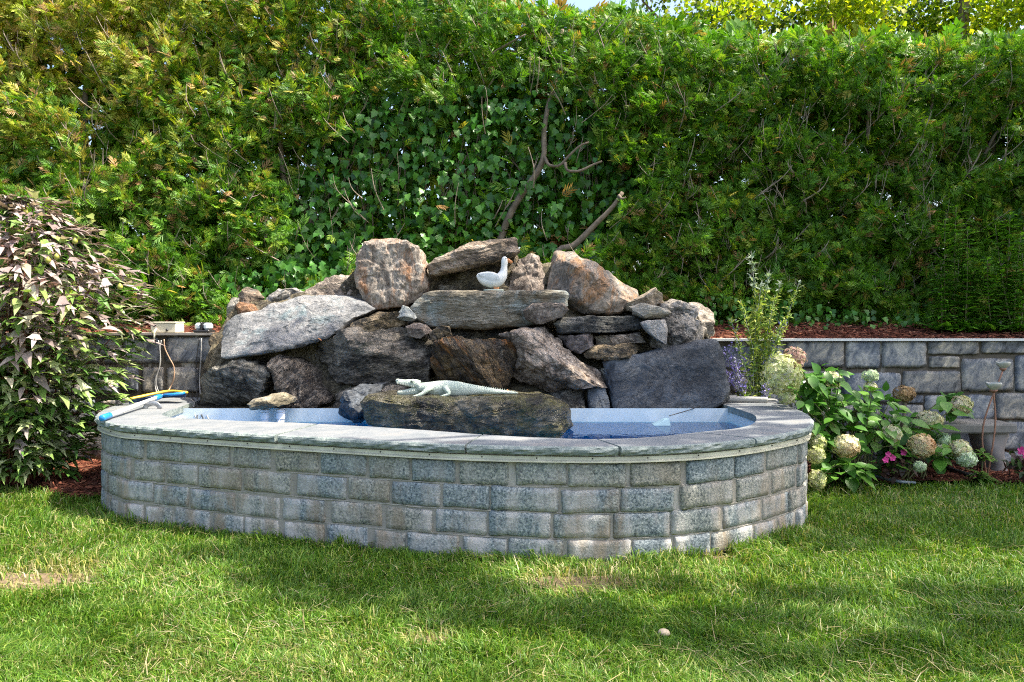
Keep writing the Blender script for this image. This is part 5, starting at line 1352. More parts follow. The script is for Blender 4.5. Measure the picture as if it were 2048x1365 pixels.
# ------------------------------------------------------------------ lawn grass
def grass(n, ymin, ymax, hmul):
    u = rng.random(n); Y = 1/(1/ymin + (1/ymax-1/ymin)*u)          # denser near the lens
    half = 0.735*Y + 0.25
    X = rng.uniform(-1, 1, n)*half
    wc = WC[(WC[:, 1] < 6.5)]
    ins = inside(X, Y, [tuple(q) for q in WC] )
    ins |= inside(X, Y, BED_R) | inside(X, Y, BED_L) | (Y > 6.3)
    # bare spots
    bare = np.zeros(len(X))
    for bx_, by_, r_ in [(PG(1165, 1170).x, PG(1165, 1170).y, .16), (PG(60, 1165).x, PG(60, 1165).y, .22), (PG(860, 1285).x, PG(860, 1285).y, .07), (PG(1440, 1118).x, PG(1440, 1118).y, .06)]:
        bare = np.maximum(bare, np.clip(1.5 - np.hypot((X-bx_)/1.4, Y-by_)/r_, 0, 1))
    k = ~ins & (rng.random(n) > bare*0.82); X, Y = X[k], Y[k]; m = len(X)
    edge = np.min(np.hypot(X[:, None]-WC[::8, 0][None], Y[:, None]-WC[::8, 1][None]), axis=1)
    tuft = np.clip(wob(X, Y, 6.0, 3), 0, 1)
    h = rng.uniform(0.03, 0.083, m)*(0.85 + 0.5*tuft + 0.25*wob(X, Y, 2.0, 4))*hmul
    h *= 1 + 0.9*np.clip(1-edge/0.14, 0, 1)*np.clip(0.5 + wob(X*1.0, Y*1.0, 5.0, 6), 0, 1)
    lean = np.stack([wob(X, Y, 2.2, 7)*0.6 + rng.normal(0, 0.5, m), wob(X, Y, 2.2, 9)*0.5 + rng.normal(0, 0.5, m)], 1)
    w = rng.uniform(0.0013, 0.0028, m)*(0.8 + 0.14*Y)
    an = rng.uniform(0, math.pi*2, m); sx, sy = np.cos(an)*w, np.sin(an)*w
    b = np.stack([X, Y, np.zeros(m) - 0.004], 1)
    mid = b + np.stack([lean[:, 0]*h*0.28, lean[:, 1]*h*0.28, h*0.62], 1)
    tip = b + np.stack([lean[:, 0]*h*0.95, lean[:, 1]*h*0.95, h*(1.0 - 0.28*np.hypot(lean[:, 0], lean[:, 1]))], 1)
    sv = np.stack([sx, sy, np.zeros(m)], 1)
    V = np.stack([b-sv, b+sv, mid+sv*0.85, mid-sv*0.85, tip], 1).reshape(-1, 3)
    i = np.arange(m)[:, None]*5
    F = np.concatenate([i+[0, 1, 2], i+[0, 2, 3], i+[3, 2, 4]], 1).reshape(-1, 3)
    dry = np.clip(0.5 + 0.8*wob(X, Y, 1.3, 11), 0, 1)
    col = mixcols(m, [(0.10, 0.215, 0.02), (0.15, 0.27, 0.03), (0.065, 0.16, 0.018), (0.25, 0.325, 0.058)], [0.36, 0.3, 0.18, 0.16])
    st = rng.random(m) < 0.03 + 0.15*dry**2 + 0.6*np.clip(bare[k], 0, 1)
    col[st] = mixcols(st.sum(), [(0.44, 0.40, 0.17), (0.36, 0.36, 0.11), (0.52, 0.45, 0.26)], [0.4, 0.4, 0.2])
    return V, F, np.repeat(col, 5, axis=0)
V, F, C = grass(310000, 2.15, 6.1, 1.0)
M['grass'] = leafy('lawn_grass', 0.42, 0.38, (1.2, 1.25, 0.5), spec=0.35)
obj('grass', V, F, M['grass'], base=(0, 4, 0), col=C, kind='stuff', label='mown green lawn grass around the pool', cat='grass')

# worn spots in the lawn
M['dirt'] = plain('bare_tan_soil', (0.17, 0.12, 0.07), 0.95, 0, 0.4, 18, 0.6)
for px, py, rx, ry in ((1165, 1172, .26, .12), (55, 1166, .32, .13), (1440, 1122, .12, .06), (862, 1287, .10, .05), (255, 1032, .10, .06)):
    c = PG(px, py); ring = [(c.x + rx*math.cos(t_)*(1 + .25*math.sin(3*t_)), c.y + ry*math.sin(t_)*(1 + .2*math.sin(2*t_ + 1))) for t_ in np.linspace(0, 6.28, 24, endpoint=False)]
    patch('bare_soil', ring, 0.0, M['dirt'], bump=0.006, step=0.03, dome=0.008)
# dead clippings lying in the turf
n = 9000; u = rng.random(n); Y = 1/(1/2.15 + (1/5.6-1/2.15)*u); X = rng.uniform(-1, 1, n)*(0.735*Y + 0.2)
k = ~(inside(X, Y, [tuple(q) for q in WC]) | inside(X, Y, BED_R) | inside(X, Y, BED_L)) & (wob(X, Y, 1.6, 21) > -0.1); X, Y = X[k], Y[k]; m = len(X)
V, F, C = scatter(np.array([(0, -.02, 0), (1, -.012, 0.03), (1, .012, 0.03), (0, .02, 0)]), np.array([[0, 1, 2, 3]]), np.stack([X, Y, rng.uniform(0.015, 0.055, m)], 1), rand_dirs(m)*np.array((1, 1, .25)), rand_dirs(m)*.3 + np.array((0, 0, 1)), rng.uniform(.03, .09, m), mixcols(m, [(0.42, 0.36, 0.18), (0.34, 0.27, 0.13), (0.48, 0.43, 0.26)], [1, 1, 1]))
obj('clippings', V, F, M['grass'], base=(0, 4, 0), col=C, kind='stuff', label='dry straw-coloured clippings lying in the lawn', cat='clippings')
# a few single things lying in the lawn
M['mush'] = plain('pale_mushroom', (0.42, 0.34, 0.24), 0.7)
q = PG(1328, 1272, 0.03)
mu = empty('mushroom', (q.x, q.y, 0), 'pale round mushroom in the lawn in front of the pool', 'mushroom')
mb = MB(); mb.lathe([(0.012, 0.0), (0.010, 0.05)], (q.x, q.y, 0), 10); mb.obj('stalk', M['mush'], parent=mu, smooth=True)
mb = MB(); mb.lathe([(0.008, 0.0), (0.022, 0.002), (0.025, 0.008), (0.019, 0.017), (0.008, 0.022), (0.001, 0.023)], (q.x, q.y, 0.034), 14); mb.obj('cap', M['mush'], parent=mu, smooth=True)

# ------------------------------------------------------------------ mulch chips
def chips(name, n, fn, label):
    X, Y, Z = fn(n); m = len(X)
    ax = rand_dirs(m)*np.array((1, 1, 0.25)); nr = rand_dirs(m)*0.5 + np.array((0, 0, 1.0))
    TV = np.array([(-0.5, -0.12, 0), (0.5, -0.09, 0), (0.5, 0.10, 0), (-0.5, 0.12, 0), (-0.45, -0.1, 0.1), (0.45, -0.07, 0.1), (0.45, 0.08, 0.1), (-0.45, 0.1, 0.1)])
    TF = np.array([[4, 5, 6, 7], [0, 1, 5, 4], [1, 2, 6, 5], [2, 3, 7, 6], [3, 0, 4, 7]])
    V, F, C = scatter(TV, TF, np.stack([X, Y, Z], 1), ax, nr, rng.uniform(0.02, 0.065, m), mixcols(m, [(0.13, 0.045, 0.028), (0.20, 0.07, 0.04), (0.07, 0.028, 0.02), (0.28, 0.14, 0.085)], [0.4, 0.3, 0.2, 0.1]))
    t = NT(name + '_material'); c = t.n('Attribute', attribute_name='col').outputs['Color']; g = t.noise(t.coord('Object', random_offset=False), 60, 3)
    m_ = t.done(t.bsdf(t.mix(0.5, c, t.ramp(g, [(0.3, 0.6), (0.7, 1.4)]), 'MULTIPLY'), 0.9, spec=0.15))
    obj(name, V, F, m_, base=(float(X.mean()), float(Y.mean()), float(Z.mean())), col=C, kind='stuff', label=label, cat='mulch')
def f_r(n):
    X = rng.uniform(1.9, 5.0, n); Y = rng.uniform(5.5, 6.45, n); k = inside(X, Y, BED_R); X, Y = X[k], Y[k]; return X, Y, 0.035 + 0.025*wob(X, Y, 4.0) + rng.uniform(0, 0.015, len(X))
def f_l(n):
    X = rng.uniform(-5.2, -2.7, n); Y = rng.uniform(5.2, 6.45, n); k = inside(X, Y, BED_L); X, Y = X[k], Y[k]; return X, Y, 0.035 + 0.025*wob(X, Y, 4.0) + rng.uniform(0, 0.015, len(X))
def f_t(n):
    X = rng.uniform(-5.5, 5.8, n); Y = rng.uniform(6.5, 7.4, n); return X, Y, terrace_z(X, Y) + rng.uniform(0, 0.02, n)
chips('mulch_chips', 7000, f_r, 'red-brown bark mulch under the hydrangeas and bench')
chips('mulch_chips', 4000, f_l, 'red-brown bark mulch below the purple shrub')
chips('mulch_chips', 9000, f_t, 'red-brown bark mulch along the foot of the hedge')

# ------------------------------------------------------------------ purple-leaved shrub at the left
hb = Vector((-3.86, 5.72, 0.02))
shrub = empty('purple_hibiscus', hb, 'large shrub with purple and green pointed leaves at the left', 'shrub')
hibp = leafy('purple_leaf', 0.36, 0.25, (1.3, 0.9, 0.8), False, [(0.0, (0.30, 0.235, 0.22)), (0.35, (0.44, 0.36, 0.335)), (0.65, (0.52, 0.44, 0.41)), (1.0, (0.46, 0.45, 0.29))], spec=0.6)
hibg = leafy('green_leaf', 0.4, 0.33, (1.2, 1.3, 0.5), False, [(0.0, (0.10, 0.22, 0.04)), (0.5, (0.24, 0.35, 0.09)), (1.0, (0.46, 0.50, 0.27))], spec=0.5)
HIB = (HIB[0]*np.array((1, 0.78, 1)), HIB[1]); HIB2 = (HIB2[0]*np.array((1, 0.85, 1)), HIB2[1])
hmesh = {('p', 0): unit(*HIB, 'leaf', hibp), ('p', 1): unit(*HIB2, 'leaf', hibp), ('g', 0): unit(*HIB, 'leaf', hibg), ('g', 1): unit(*HIB2, 'leaf', hibg)}
rt = random.Random(31)
prof_z = [0.05, 0.25, 0.6, 1.0, 1.3, 1.6, 1.9, 2.2]; prof_r = [0.34, 0.48, 0.66, 0.80, 0.90, 0.82, 0.52, 0.22]
hl = []; cane = MB()
for k in range(60):
    a = rt.uniform(0, 2*math.pi); zt = rt.uniform(0.5, 2.18); rr_ = np.interp(zt, prof_z, prof_r)*rt.uniform(0.55, 1.0)
    tip = hb + Vector((math.cos(a)*rr_, math.sin(a)*rr_*0.75, zt)); b_ = hb + Vector((rt.uniform(-.2, .2), rt.uniform(-.15, .15), 0))
    pa = smooth_path([b_, b_*0.45 + tip*0.55 + Vector((0, 0, 0.12)), tip], 12); cane.sweep(pa, np.linspace(0.010, 0.004, 12), 5)
    m = 30
    for j in range(m):
        u = 0.22 + 0.80*j/m; q = Vector(pa[min(11, int(u*11))]).lerp(Vector(pa[min(11, int(u*11)+1)]), (u*11) % 1)
        th = j*2.4 + k; out = Vector((math.cos(th), math.sin(th), 0)); rad = Vector((math.cos(a), math.sin(a)*0.75, 0))
        d_ = (out*0.8 + rad*0.55 + Vector((0, 0, rt.uniform(-0.3, 0.45)))).normalized()
        q = q + out*rt.uniform(0.02, 0.10)
        hl.append((q, d_, Vector((rt.uniform(-.3, .3), rt.uniform(-.3, .3), 1)) + d_*0.4, rt.uniform(0.12, 0.21)))
for k in range(2600):                                   # the outer shell
    zt = rt.uniform(0.12, 2.2); a = rt.uniform(math.pi*0.85, math.pi*2.12); rr_ = np.interp(zt, prof_z, prof_r)*rt.uniform(0.6, 1.12)
    q = hb + Vector((math.cos(a)*rr_, math.sin(a)*rr_*0.75, zt)); rad = Vector((math.cos(a), math.sin(a), 0)); d_ = (rad*0.8 + Vector((rt.uniform(-.7, .7), rt.uniform(-.4, .4), rt.uniform(-0.35, 0.4)))).normalized()
    hl.append((q, d_, Vector((rt.uniform(-.35, .35), rt.uniform(-.35, .35), 1)) + d_*0.4, rt.uniform(0.12, 0.215)))
M['redstem'] = plain('reddish_cane', (0.20, 0.075, 0.045), 0.6, 0, 0.3, 20, 0.2)
cane.obj('stems', M['redstem'], parent=shrub, smooth=True, kind='stuff')
# the leaves that show largest are single leaves
sc_view = sorted(range(len(hl)), key=lambda i: hl[i][0].y - 0.0*hl[i][0].x - 0.25*hl[i][3]/0.2 + (10 if (hl[i][0].x/hl[i][0].y < -0.72) else 0))
single = set(sc_view[:296])
rest = [[], []]
for i, (q, d_, n_, s_) in enumerate(hl):
    purple = rt.random() < np.interp(q.z, [0.2, 0.8, 1.2, 1.6], [0.05, 0.15, 0.45, 0.85])
    if i in single: inst('leaf', hmesh['p' if purple else 'g', rt.randint(0, 1)], shrub, q, leaf_matrix(d_, n_), s_)
    else: rest[0 if purple else 1].append(i)
parts = []
for pk, ids in enumerate(rest):
    cc = mixcols(len(ids), [(0.28, 0.215, 0.20), (0.40, 0.325, 0.305), (0.50, 0.42, 0.38)] if pk == 0 else [(0.10, 0.22, 0.04), (0.22, 0.34, 0.085), (0.42, 0.47, 0.24)], [.35, .4, .25])
    parts.append(scatter(HIB[0], HIB[1], np.array([hl[i][0] for i in ids]), np.array([hl[i][1] for i in ids]), np.array([hl[i][2] for i in ids]), np.array([hl[i][3] for i in ids]), cc))
V, F, C = join(parts)
obj('foliage', V, F, leafy('hibiscus_inner_foliage', 0.4, 0.2, (1.2, 1.1, 0.7)), parent=shrub, col=C, kind='stuff')
M['pod'] = plain('yellow_green_pod', (0.30, 0.30, 0.05), 0.5)
for px, py, Y in ((40, 417, 5.5), (96, 521, 5.15), (113, 514, 5.2), (52, 425, 5.5), (240, 574, 5.1), (150, 483, 5.3), (54, 455, 5.4)):
    c = P(px, py, Y); r = 0.019
    mb = MB(); mb.lathe([(0.004, -r*1.1), (r*0.75, -r*0.7), (r, -r*0.1), (r*0.8, r*0.6), (r*0.3, r*1.15), (0.002, r*1.4)], c, 10); mb.obj('seed_pod', M['pod'], parent=shrub, smooth=True)

# ------------------------------------------------------------------ hydrangeas
HYL = leaf_template([(0, 0), (0.14, 0.22), (0.38, 0.33), (0.66, 0.26), (0.86, 0.10), (1, 0)], 0.16, 0.22)
hyd_m = leafy('hydrangea_leaf', 0.38, 0.22, (1.1, 1.4, 0.4), False, [(0.0, (0.045, 0.14, 0.016)), (0.5, (0.08, 0.22, 0.025)), (1.0, (0.15, 0.30, 0.045))])
hyme = unit(*HYL, 'leaf', hyd_m)
M['floret'] = leafy('hydrangea_floret', 0.6, 0.3, (1.1, 1.1, 0.9))
M['gstem'] = plain('green_brown_stem', (0.14, 0.14, 0.05), 0.7)
FLT = []
fv, ff = [], []
for k in range(4):
    a = k*math.pi/2; c_, s_ = math.cos(a), math.sin(a); n0 = len(fv)
    for x, y, z in ((0.05, 0, 0), (0.5, 0.36, 0.16), (1.0, 0.0, 0.10), (0.5, -0.36, 0.16)): fv.append((x*c_-y*s_, x*s_+y*c_, z))
    ff += [[n0, n0+3, n0+2], [n0, n0+2, n0+1]]
FLT = (np.array(fv), np.array(ff))
def flower_head(parent, px, py, rx, ry, Y, cols, n=150, size=0.0150, cone=0.0, bloom=None):
    n = int(n*2.6)
    c = np.array(P(px, py, Y)); a = 0.92*rx/FPX*Y; b_ = 0.92*ry/FPX*Y
    d_ = rand_dirs(n); d_[:, 1] = np.where(d_[:, 1] > 0.55, -d_[:, 1], d_[:, 1])
    tp = 1 - cone*np.clip(d_[:, 2], 0, 1)
    pos = c + d_*np.stack([a*tp, a*0.95*tp, np.full(n, b_)], 1)*np.where(rng.random((n, 1)) < 0.75, rng.uniform(0.92, 1.06, (n, 1)), rng.uniform(0.6, 0.92, (n, 1)))*(1 + 0.13*wob(d_[:, 0]*3 + px, d_[:, 2]*3 + py, 1.6, 4))[:, None]
    ax = np.cross(d_, rand_dirs(n)); nr = d_ + 0.55*rand_dirs(n)
    cc = mixcols(n, cols, [1]*len(cols))
    if bloom is not None:
        w = np.clip(d_ @ np.array(bloom[0]), 0, 1)[:, None]**1.2*0.85; cc = cc*(1-w) + np.array(bloom[1])*w
    V, F, C = scatter(FLT[0], FLT[1], pos, ax, nr, rng.uniform(0.8, 1.2, n)*size, cc)
    obj('flower_head', V, F, M['floret'], parent=parent, col=C)
    return Vector(c)
def hydrangea(base, heads, spots, nleaf, label, seed):
    t = empty('hydrangea_bush', base, label, 'hydrangea', 'hydrangeas beside the pool')
    r_ = random.Random(seed); st = MB(); ends = []
    for h in heads: 
        c = flower_head(t, *h[:5], **h[5]); ends.append(c)
        b_ = Vector(base) + Vector((r_.uniform(-.15, .15), r_.uniform(-.1, .1), 0)); st.sweep(smooth_path([b_, b_*0.5 + c*0.5 + Vector((0, 0.02, 0.12)), c], 10), np.linspace(0.007, 0.004, 10), 5)
    L = 0
    for k in range(nleaf):
        (px, py, rx, ry, Y) = r_.choice(spots); an = r_.uniform(0, 6.28); q_ = math.sqrt(r_.random())
        q = P(px + rx*q_*math.cos(an), py + ry*q_*math.sin(an), Y + r_.uniform(-0.18, 0.18))
        if q.z < 0.04: continue
        d_ = Vector((math.cos(an)*0.8 + r_.uniform(-.5, .5), r_.uniform(-1.0, 0.3), r_.uniform(-0.7, 0.35))).normalized()
        inst('leaf', hyme, t, q, leaf_matrix(d_, Vector((r_.uniform(-.35, .35), -0.35 + r_.uniform(-.3, .3), 1))), r_.uniform(0.08, 0.145))
        if k % 7 == 0:
            b_ = Vector(base) + Vector((r_.uniform(-.15, .15), r_.uniform(-.1, .1), 0)); st.sweep(smooth_path([b_, b_*0.5 + q*0.5 + Vector((0, 0.02, 0.08)), q], 8), np.linspace(0.006, 0.003, 8), 5)
    st.obj('stems', M['gstem'], parent=t, smooth=True, kind='stuff')
    m = nleaf; q = []
    for k in range(m):
        (px, py, rx, ry, Y) = r_.choice(spots); an = r_.uniform(0, 6.28); q_ = math.sqrt(r_.random()); q.append(P(px + rx*q_*math.cos(an), py + ry*q_*math.sin(an), Y + r_.uniform(0.0, 0.3)))
    q = np.array(q); q[:, 2] = np.maximum(q[:, 2], 0.05)
    V, F, C = scatter(HYL[0], HYL[1], q, rand_dirs(m) + np.array((0, -0.5, -0.1)), rand_dirs(m)*0.5 + np.array((0, -0.3, 1)), rng.uniform(0.07, 0.12, m), mixcols(m, [(0.045, 0.14, 0.016), (0.08, 0.22, 0.025)], [1, 1]))
    obj('foliage', V, F, M['ivy'], parent=t, col=C, kind='stuff')
    return t
lime = [(0.56, 0.60, 0.24), (0.66, 0.68, 0.36), (0.48, 0.54, 0.20), (0.72, 0.68, 0.44)]
cream = [(0.74, 0.72, 0.46), (0.80, 0.76, 0.54), (0.64, 0.68, 0.36), (0.76, 0.66, 0.48)]
peach = [(0.80, 0.66, 0.40), (0.76, 0.70, 0.42), (0.70, 0.68, 0.34), (0.82, 0.62, 0.40)]
pinkc = [(0.50, 0.28, 0.26), (0.56, 0.38, 0.30), (0.48, 0.40, 0.26)]
tan = [(0.34, 0.22, 0.10), (0.42, 0.29, 0.15), (0.27, 0.17, 0.08)]
greenw = [(0.54, 0.66, 0.42), (0.68, 0.74, 0.54), (0.46, 0.60, 0.34)]
h1 = [(1563, 750, 42, 44, 5.55, dict(cols=lime, n=420, cone=0.25)), (1588, 716, 24, 22, 5.60, dict(cols=pinkc, n=130)), (1573, 795, 17, 14, 5.5, dict(cols=lime, n=60)),
      (1664, 760, 18, 17, 5.75, dict(cols=cream, n=90)), (1740, 752, 17, 12, 5.8, dict(cols=greenw, n=60)), (1741, 774, 14, 9, 5.8, dict(cols=cream, n=40)), (1680, 796, 6, 6, 5.6, dict(cols=greenw, n=14)),
      (1692, 892, 27, 23, 5.45, dict(cols=cream, n=230, bloom=((0.2, -0.5, -0.8), (0.55, 0.34, 0.14)))), (1636, 886, 18, 18, 5.5, dict(cols=lime, n=110)), (1632, 910, 18, 18, 5.45, dict(cols=lime, n=110)), (1634, 960, 17, 20, 5.35, dict(cols=lime, n=120)), (1630, 858, 7, 8, 5.6, dict(cols=greenw, n=20)),
      (1783, 868, 19, 17, 5.6, dict(cols=cream, n=150))]
hydrangea((2.62, 5.75, 0.02), h1, [(1645, 760, 45, 28, 5.7), (1620, 780, 30, 30, 5.62), (1690, 800, 60, 35, 5.72), (1650, 830, 40, 40, 5.7), (1740, 820, 70, 45, 5.75), (1700, 860, 60, 40, 5.65), (1660, 900, 40, 35, 5.6), (1750, 900, 60, 45, 5.7), (1690, 940, 45, 22, 5.5), (1790, 870, 50, 40, 5.75)], 280, 'hydrangea bush with big lime-green flower heads touching the pool', 3)
h2 = [(1920, 812, 23, 20, 5.85, dict(cols=[(0.74, 0.62, 0.48), (0.76, 0.68, 0.50), (0.68, 0.66, 0.38)], n=170, bloom=((0.9, -0.3, 0.2), (0.52, 0.54, 0.22)))), (1859, 841, 25, 19, 5.8, dict(cols=cream, n=210, bloom=((0.3, -0.4, -0.8), (0.60, 0.52, 0.14)))), (1843, 892, 26, 24, 5.6, dict(cols=peach, n=240, bloom=((0.8, -0.4, 0.3), (0.64, 0.36, 0.18)))),
      (1887, 882, 13, 18, 5.75, dict(cols=greenw, n=80)), (1876, 900, 15, 12, 5.72, dict(cols=cream, n=60)), (1920, 898, 20, 18, 5.65, dict(cols=cream, n=120)), (1932, 918, 20, 18, 5.62, dict(cols=greenw, n=130)), (1839, 934, 12, 11, 5.5, dict(cols=greenw, n=50))]
hydrangea((3.12, 5.85, 0.02), h2, [(1860, 870, 35, 28, 5.85), (1830, 850, 40, 30, 5.85), (1898, 800, 14, 12, 5.9), (1905, 818, 14, 14, 5.88), (1880, 905, 22, 20, 5.8), (1820, 880, 30, 25, 5.8), (1905, 900, 16, 18, 5.75)], 90, 'smaller hydrangea bush with cream and peach heads beside the bench', 4)
# the dried brown head on its stalk
db = Vector((2.98, 5.95, 0.02)); dr = empty('dried_hydrangea', db, 'dried tan hydrangea head standing before the stone wall', 'dried flower')
c = flower_head(dr, 1808, 788, 21, 17, 5.95, tan, 150, 0.015)
mb = MB(); mb.sweep(smooth_path([db, P(1806, 840, 5.95), c], 10), np.linspace(0.010, 0.016, 10), 7); mb.obj('stem', M['bark'], parent=dr, smooth=True)

# ------------------------------------------------------------------ tall sage behind the pool corner
sb = Vector(P(1515, 800, 6.2)); sb.z = 0.02
sage = empty('russian_sage', sb, 'tall wispy silver-green sage with purple haze beside the flat slab', 'sage plant')
rt = random.Random(77); st = MB(); lv = []; fl_ = []
stems = [((1502, 502), 0.9), ((1540, 540), .8), ((1524, 560), .8), ((1550, 590), .7), ((1480, 600), .6), ((1562, 560), .5), ((1462, 640), .4), ((1510, 620), .9), ((1535, 640), .9), ((1500, 650), .9), ((1548, 660), .8), ((1450, 700), 0), ((1470, 720), 0), ((1440, 735), 0), ((1458, 760), 0), ((1490, 740), 0), ((1530, 770), .2), ((1545, 720), .3), ((1460, 690), 0), ((1600, 560), .2), ((1570, 640), .3)]
for (tx_, ty_), lf in stems:
    tip = P(tx_, ty_, 6.15 + rt.uniform(-.12, .12)); b_ = sb + Vector((rt.uniform(-.06, .06), rt.uniform(-.06, .06), 0.3))
    pa = smooth_path([b_, b_*0.5 + tip*0.5 + Vector((rt.uniform(-.05, .05), 0, 0.08)), tip], 24); st.sweep(pa, np.linspace(0.005, 0.0018, 24), 4)
    nn = int(150 + 110*lf)
    for j in range(nn):
        u = 0.25 + 0.75*j/nn; q = pa[int(u*23)] + np.array([rt.gauss(0, .012) for _ in range(3)])
        d_ = np.array((rt.uniform(-1, 1), rt.uniform(-1, 1), rt.uniform(-.1, 1.1)))
        if (rt.random() < lf + 0.3 or u < 0.5) and not (ty_ > 680 and u > 0.45) or ty_ < 640: lv.append((q, d_, rt.uniform(0.03, 0.062), tx_))
        else: fl_.append((q + d_*0.02, d_, rt.uniform(0.014, 0.026)))
st.obj('stems', plain('silver_stem', (0.36, 0.38, 0.32), 0.8), parent=sage, kind='stuff')
q = np.array([l[0] for l in lv]); zq = q[:, 2]
cc = np.where((zq > 1.52)[:, None], mixcols(len(lv), [(0.24, 0.32, 0.25), (0.34, 0.40, 0.32)], [1, 1]), mixcols(len(lv), [(0.26, 0.36, 0.05), (0.42, 0.46, 0.10), (0.16, 0.27, 0.06)], [1, 1, 1]))
V, F, C = scatter(NARROW[0]*np.array((1, 1.8, 1)), NARROW[1], q, np.array([l[1] for l in lv]), rand_dirs(len(lv)) + np.array((0, -.3, .8)), np.array([l[2] for l in lv]), cc)
obj('foliage', V, F, leafy('sage_foliage', 0.6, 0.3), parent=sage, col=C, kind='stuff')
q = np.array([l[0] for l in fl_])
V, F, C = scatter(OVATE[0], OVATE[1], q, np.array([l[1] for l in fl_]), rand_dirs(len(fl_)), np.array([l[2] for l in fl_]), mixcols(len(fl_), [(0.26, 0.21, 0.55), (0.36, 0.31, 0.62), (0.36, 0.38, 0.42)], [1, 1, .6]))
obj('flowers', V, F, leafy('sage_flowers', 0.6, 0.2, (1, 1, 1)), parent=sage, col=C, kind='stuff')

# ------------------------------------------------------------------ lilies under the hedge at the right
def lily(px, base_py, tops, label, seed, Y=6.95):
    b_ = P(px, base_py, Y); b_.z = float(terrace_z(b_.x, b_.y)); t = empty('lily_plant', b_, label, 'lily', 'lilies in front of the hedge')
    r_ = random.Random(seed); L = []
    for (tx_, ty_) in tops:
        tip = P(tx_, ty_, Y + r_.uniform(-.12, .12)); b0_ = b_ + Vector((r_.uniform(-.12, .12), r_.uniform(-.08, .08), 0)); b0_.x = b0_.x*0.4 + tip.x*0.6
        pa = smooth_path([b0_, b0_*0.5 + tip*0.5 + Vector((r_.uniform(-.02, .02), 0, 0.02)), tip], 20); mb = MB(); mb.sweep(pa, np.linspace(0.007, 0.003, 20), 5); mb.obj('stem', M['gstem'], parent=t, smooth=True)
        for j in range(120):
            u = 0.05 + 0.95*(j/120); th = j*2.4; 
            L.append((pa[min(19, int(u*19.5))], (math.cos(th), math.sin(th), r_.uniform(0.1, 0.55)), r_.uniform(0.11, 0.17)*(1 - 0.3*u)))
    for j in range(70):
        th = r_.uniform(0, 6.28); L.append((np.array(b_) + np.array((r_.uniform(-.2, .2), r_.uniform(-.1, .1), 0.02)), (math.cos(th), math.sin(th), r_.uniform(0.2, 0.9)), r_.uniform(0.12, 0.2)))
    m = len(L)
    V, F, C = scatter(NARROW[0]*np.array((1.25, 2.0, 1)), NARROW[1], np.array([l[0] for l in L]), np.array([l[1] for l in L]), np.tile((0, -0.1, 1.0), (m, 1)) + 0.15*rand_dirs(m), np.array([l[2] for l in L]), mixcols(m, [(0.12, 0.30, 0.025), (0.17, 0.38, 0.03), (0.09, 0.23, 0.025)], [1, 1, .7]))
    obj('foliage', V, F, leafy('lily_foliage', 0.4, 0.3), parent=t, col=C, kind='stuff')
lily(1905, 655, [(1890, 440), (1912, 415), (1935, 460), (1880, 520), (1950, 540)], 'upright lily clump with narrow leaves, the left one of two', 1)
lily(2005, 660, [(1990, 450), (2020, 430), (2042, 470), (1975, 520), (2060, 520)], 'upright lily clump with narrow leaves at the right edge', 2, 6.9)

# ------------------------------------------------------------------ small bed plants
M['petal_p'] = leafy('pink_petal', 0.5, 0.3, (1.2, 0.8, 1.0))
def impatiens(base, blooms, spots, label, seed):
    t = empty('impatiens_plant', base, label, 'flower', 'pink impatiens in the bed'); r_ = random.Random(seed); n = 90
    c = np.array([P(*r_.choice(spots)) for _ in range(n)]) + rng.normal(0, .045, (n, 3)); c[:, 2] = np.maximum(c[:, 2], 0.04)
    V, F, C = scatter(OVATE[0], OVATE[1], c, rand_dirs(n) + np.array((0, -.4, 0)), rand_dirs(n)*.5 + np.array((0, -.3, 1)), rng.uniform(.05, .085, n), mixcols(n, [(0.05, 0.028, 0.022), (0.04, 0.075, 0.02), (0.08, 0.04, 0.03)], [1, 1, .6]))
    obj('foliage', V, F, leafy('impatiens_foliage', 0.4, 0.15), parent=t, col=C, kind='stuff')
    for (px, py, Y, s_) in blooms:
        k = 5; th = np.linspace(0, 6.28, k, endpoint=False) + r_.random(); a_ = np.stack([np.cos(th), np.full(k, -0.25), np.sin(th)], 1)
        V, F, C = scatter(leaf_template([(0, 0), (0.3, 0.32), (0.8, 0.40), (1, 0.0)], .1, .1)[0], leaf_template([(0, 0), (0.3, 0.32), (0.8, 0.40), (1, 0.0)], .1, .1)[1], np.tile(np.array(P(px, py, Y)), (k, 1)), a_, np.tile((0.1, -1, 0.4), (k, 1)), np.full(k, s_), np.tile((0.62, 0.045, 0.26), (k, 1))*rng.uniform(.85, 1.15, (k, 1)))
        obj('flower', V, F, M['petal_p'], parent=t, col=C)
impatiens((2.78, 5.62, .02), [(1771, 920, 5.46, .026), (1785, 916, 5.48, .026), (1807, 905, 5.5, .027), (1776, 909, 5.48, .024)], [(1775, 935, 5.6), (1800, 925, 5.65), (1790, 905, 5.7), (1815, 915, 5.68)], 'pink impatiens with dark red leaves below the hydrangeas', 5)
impatiens((3.92, 5.72, .02), [(2042, 902, 5.65, .036), (2052, 910, 5.63, .034)], [(2040, 925, 5.7), (2060, 920, 5.72), (2035, 935, 5.66)], 'pink impatiens at the right edge in front of the bench', 6)
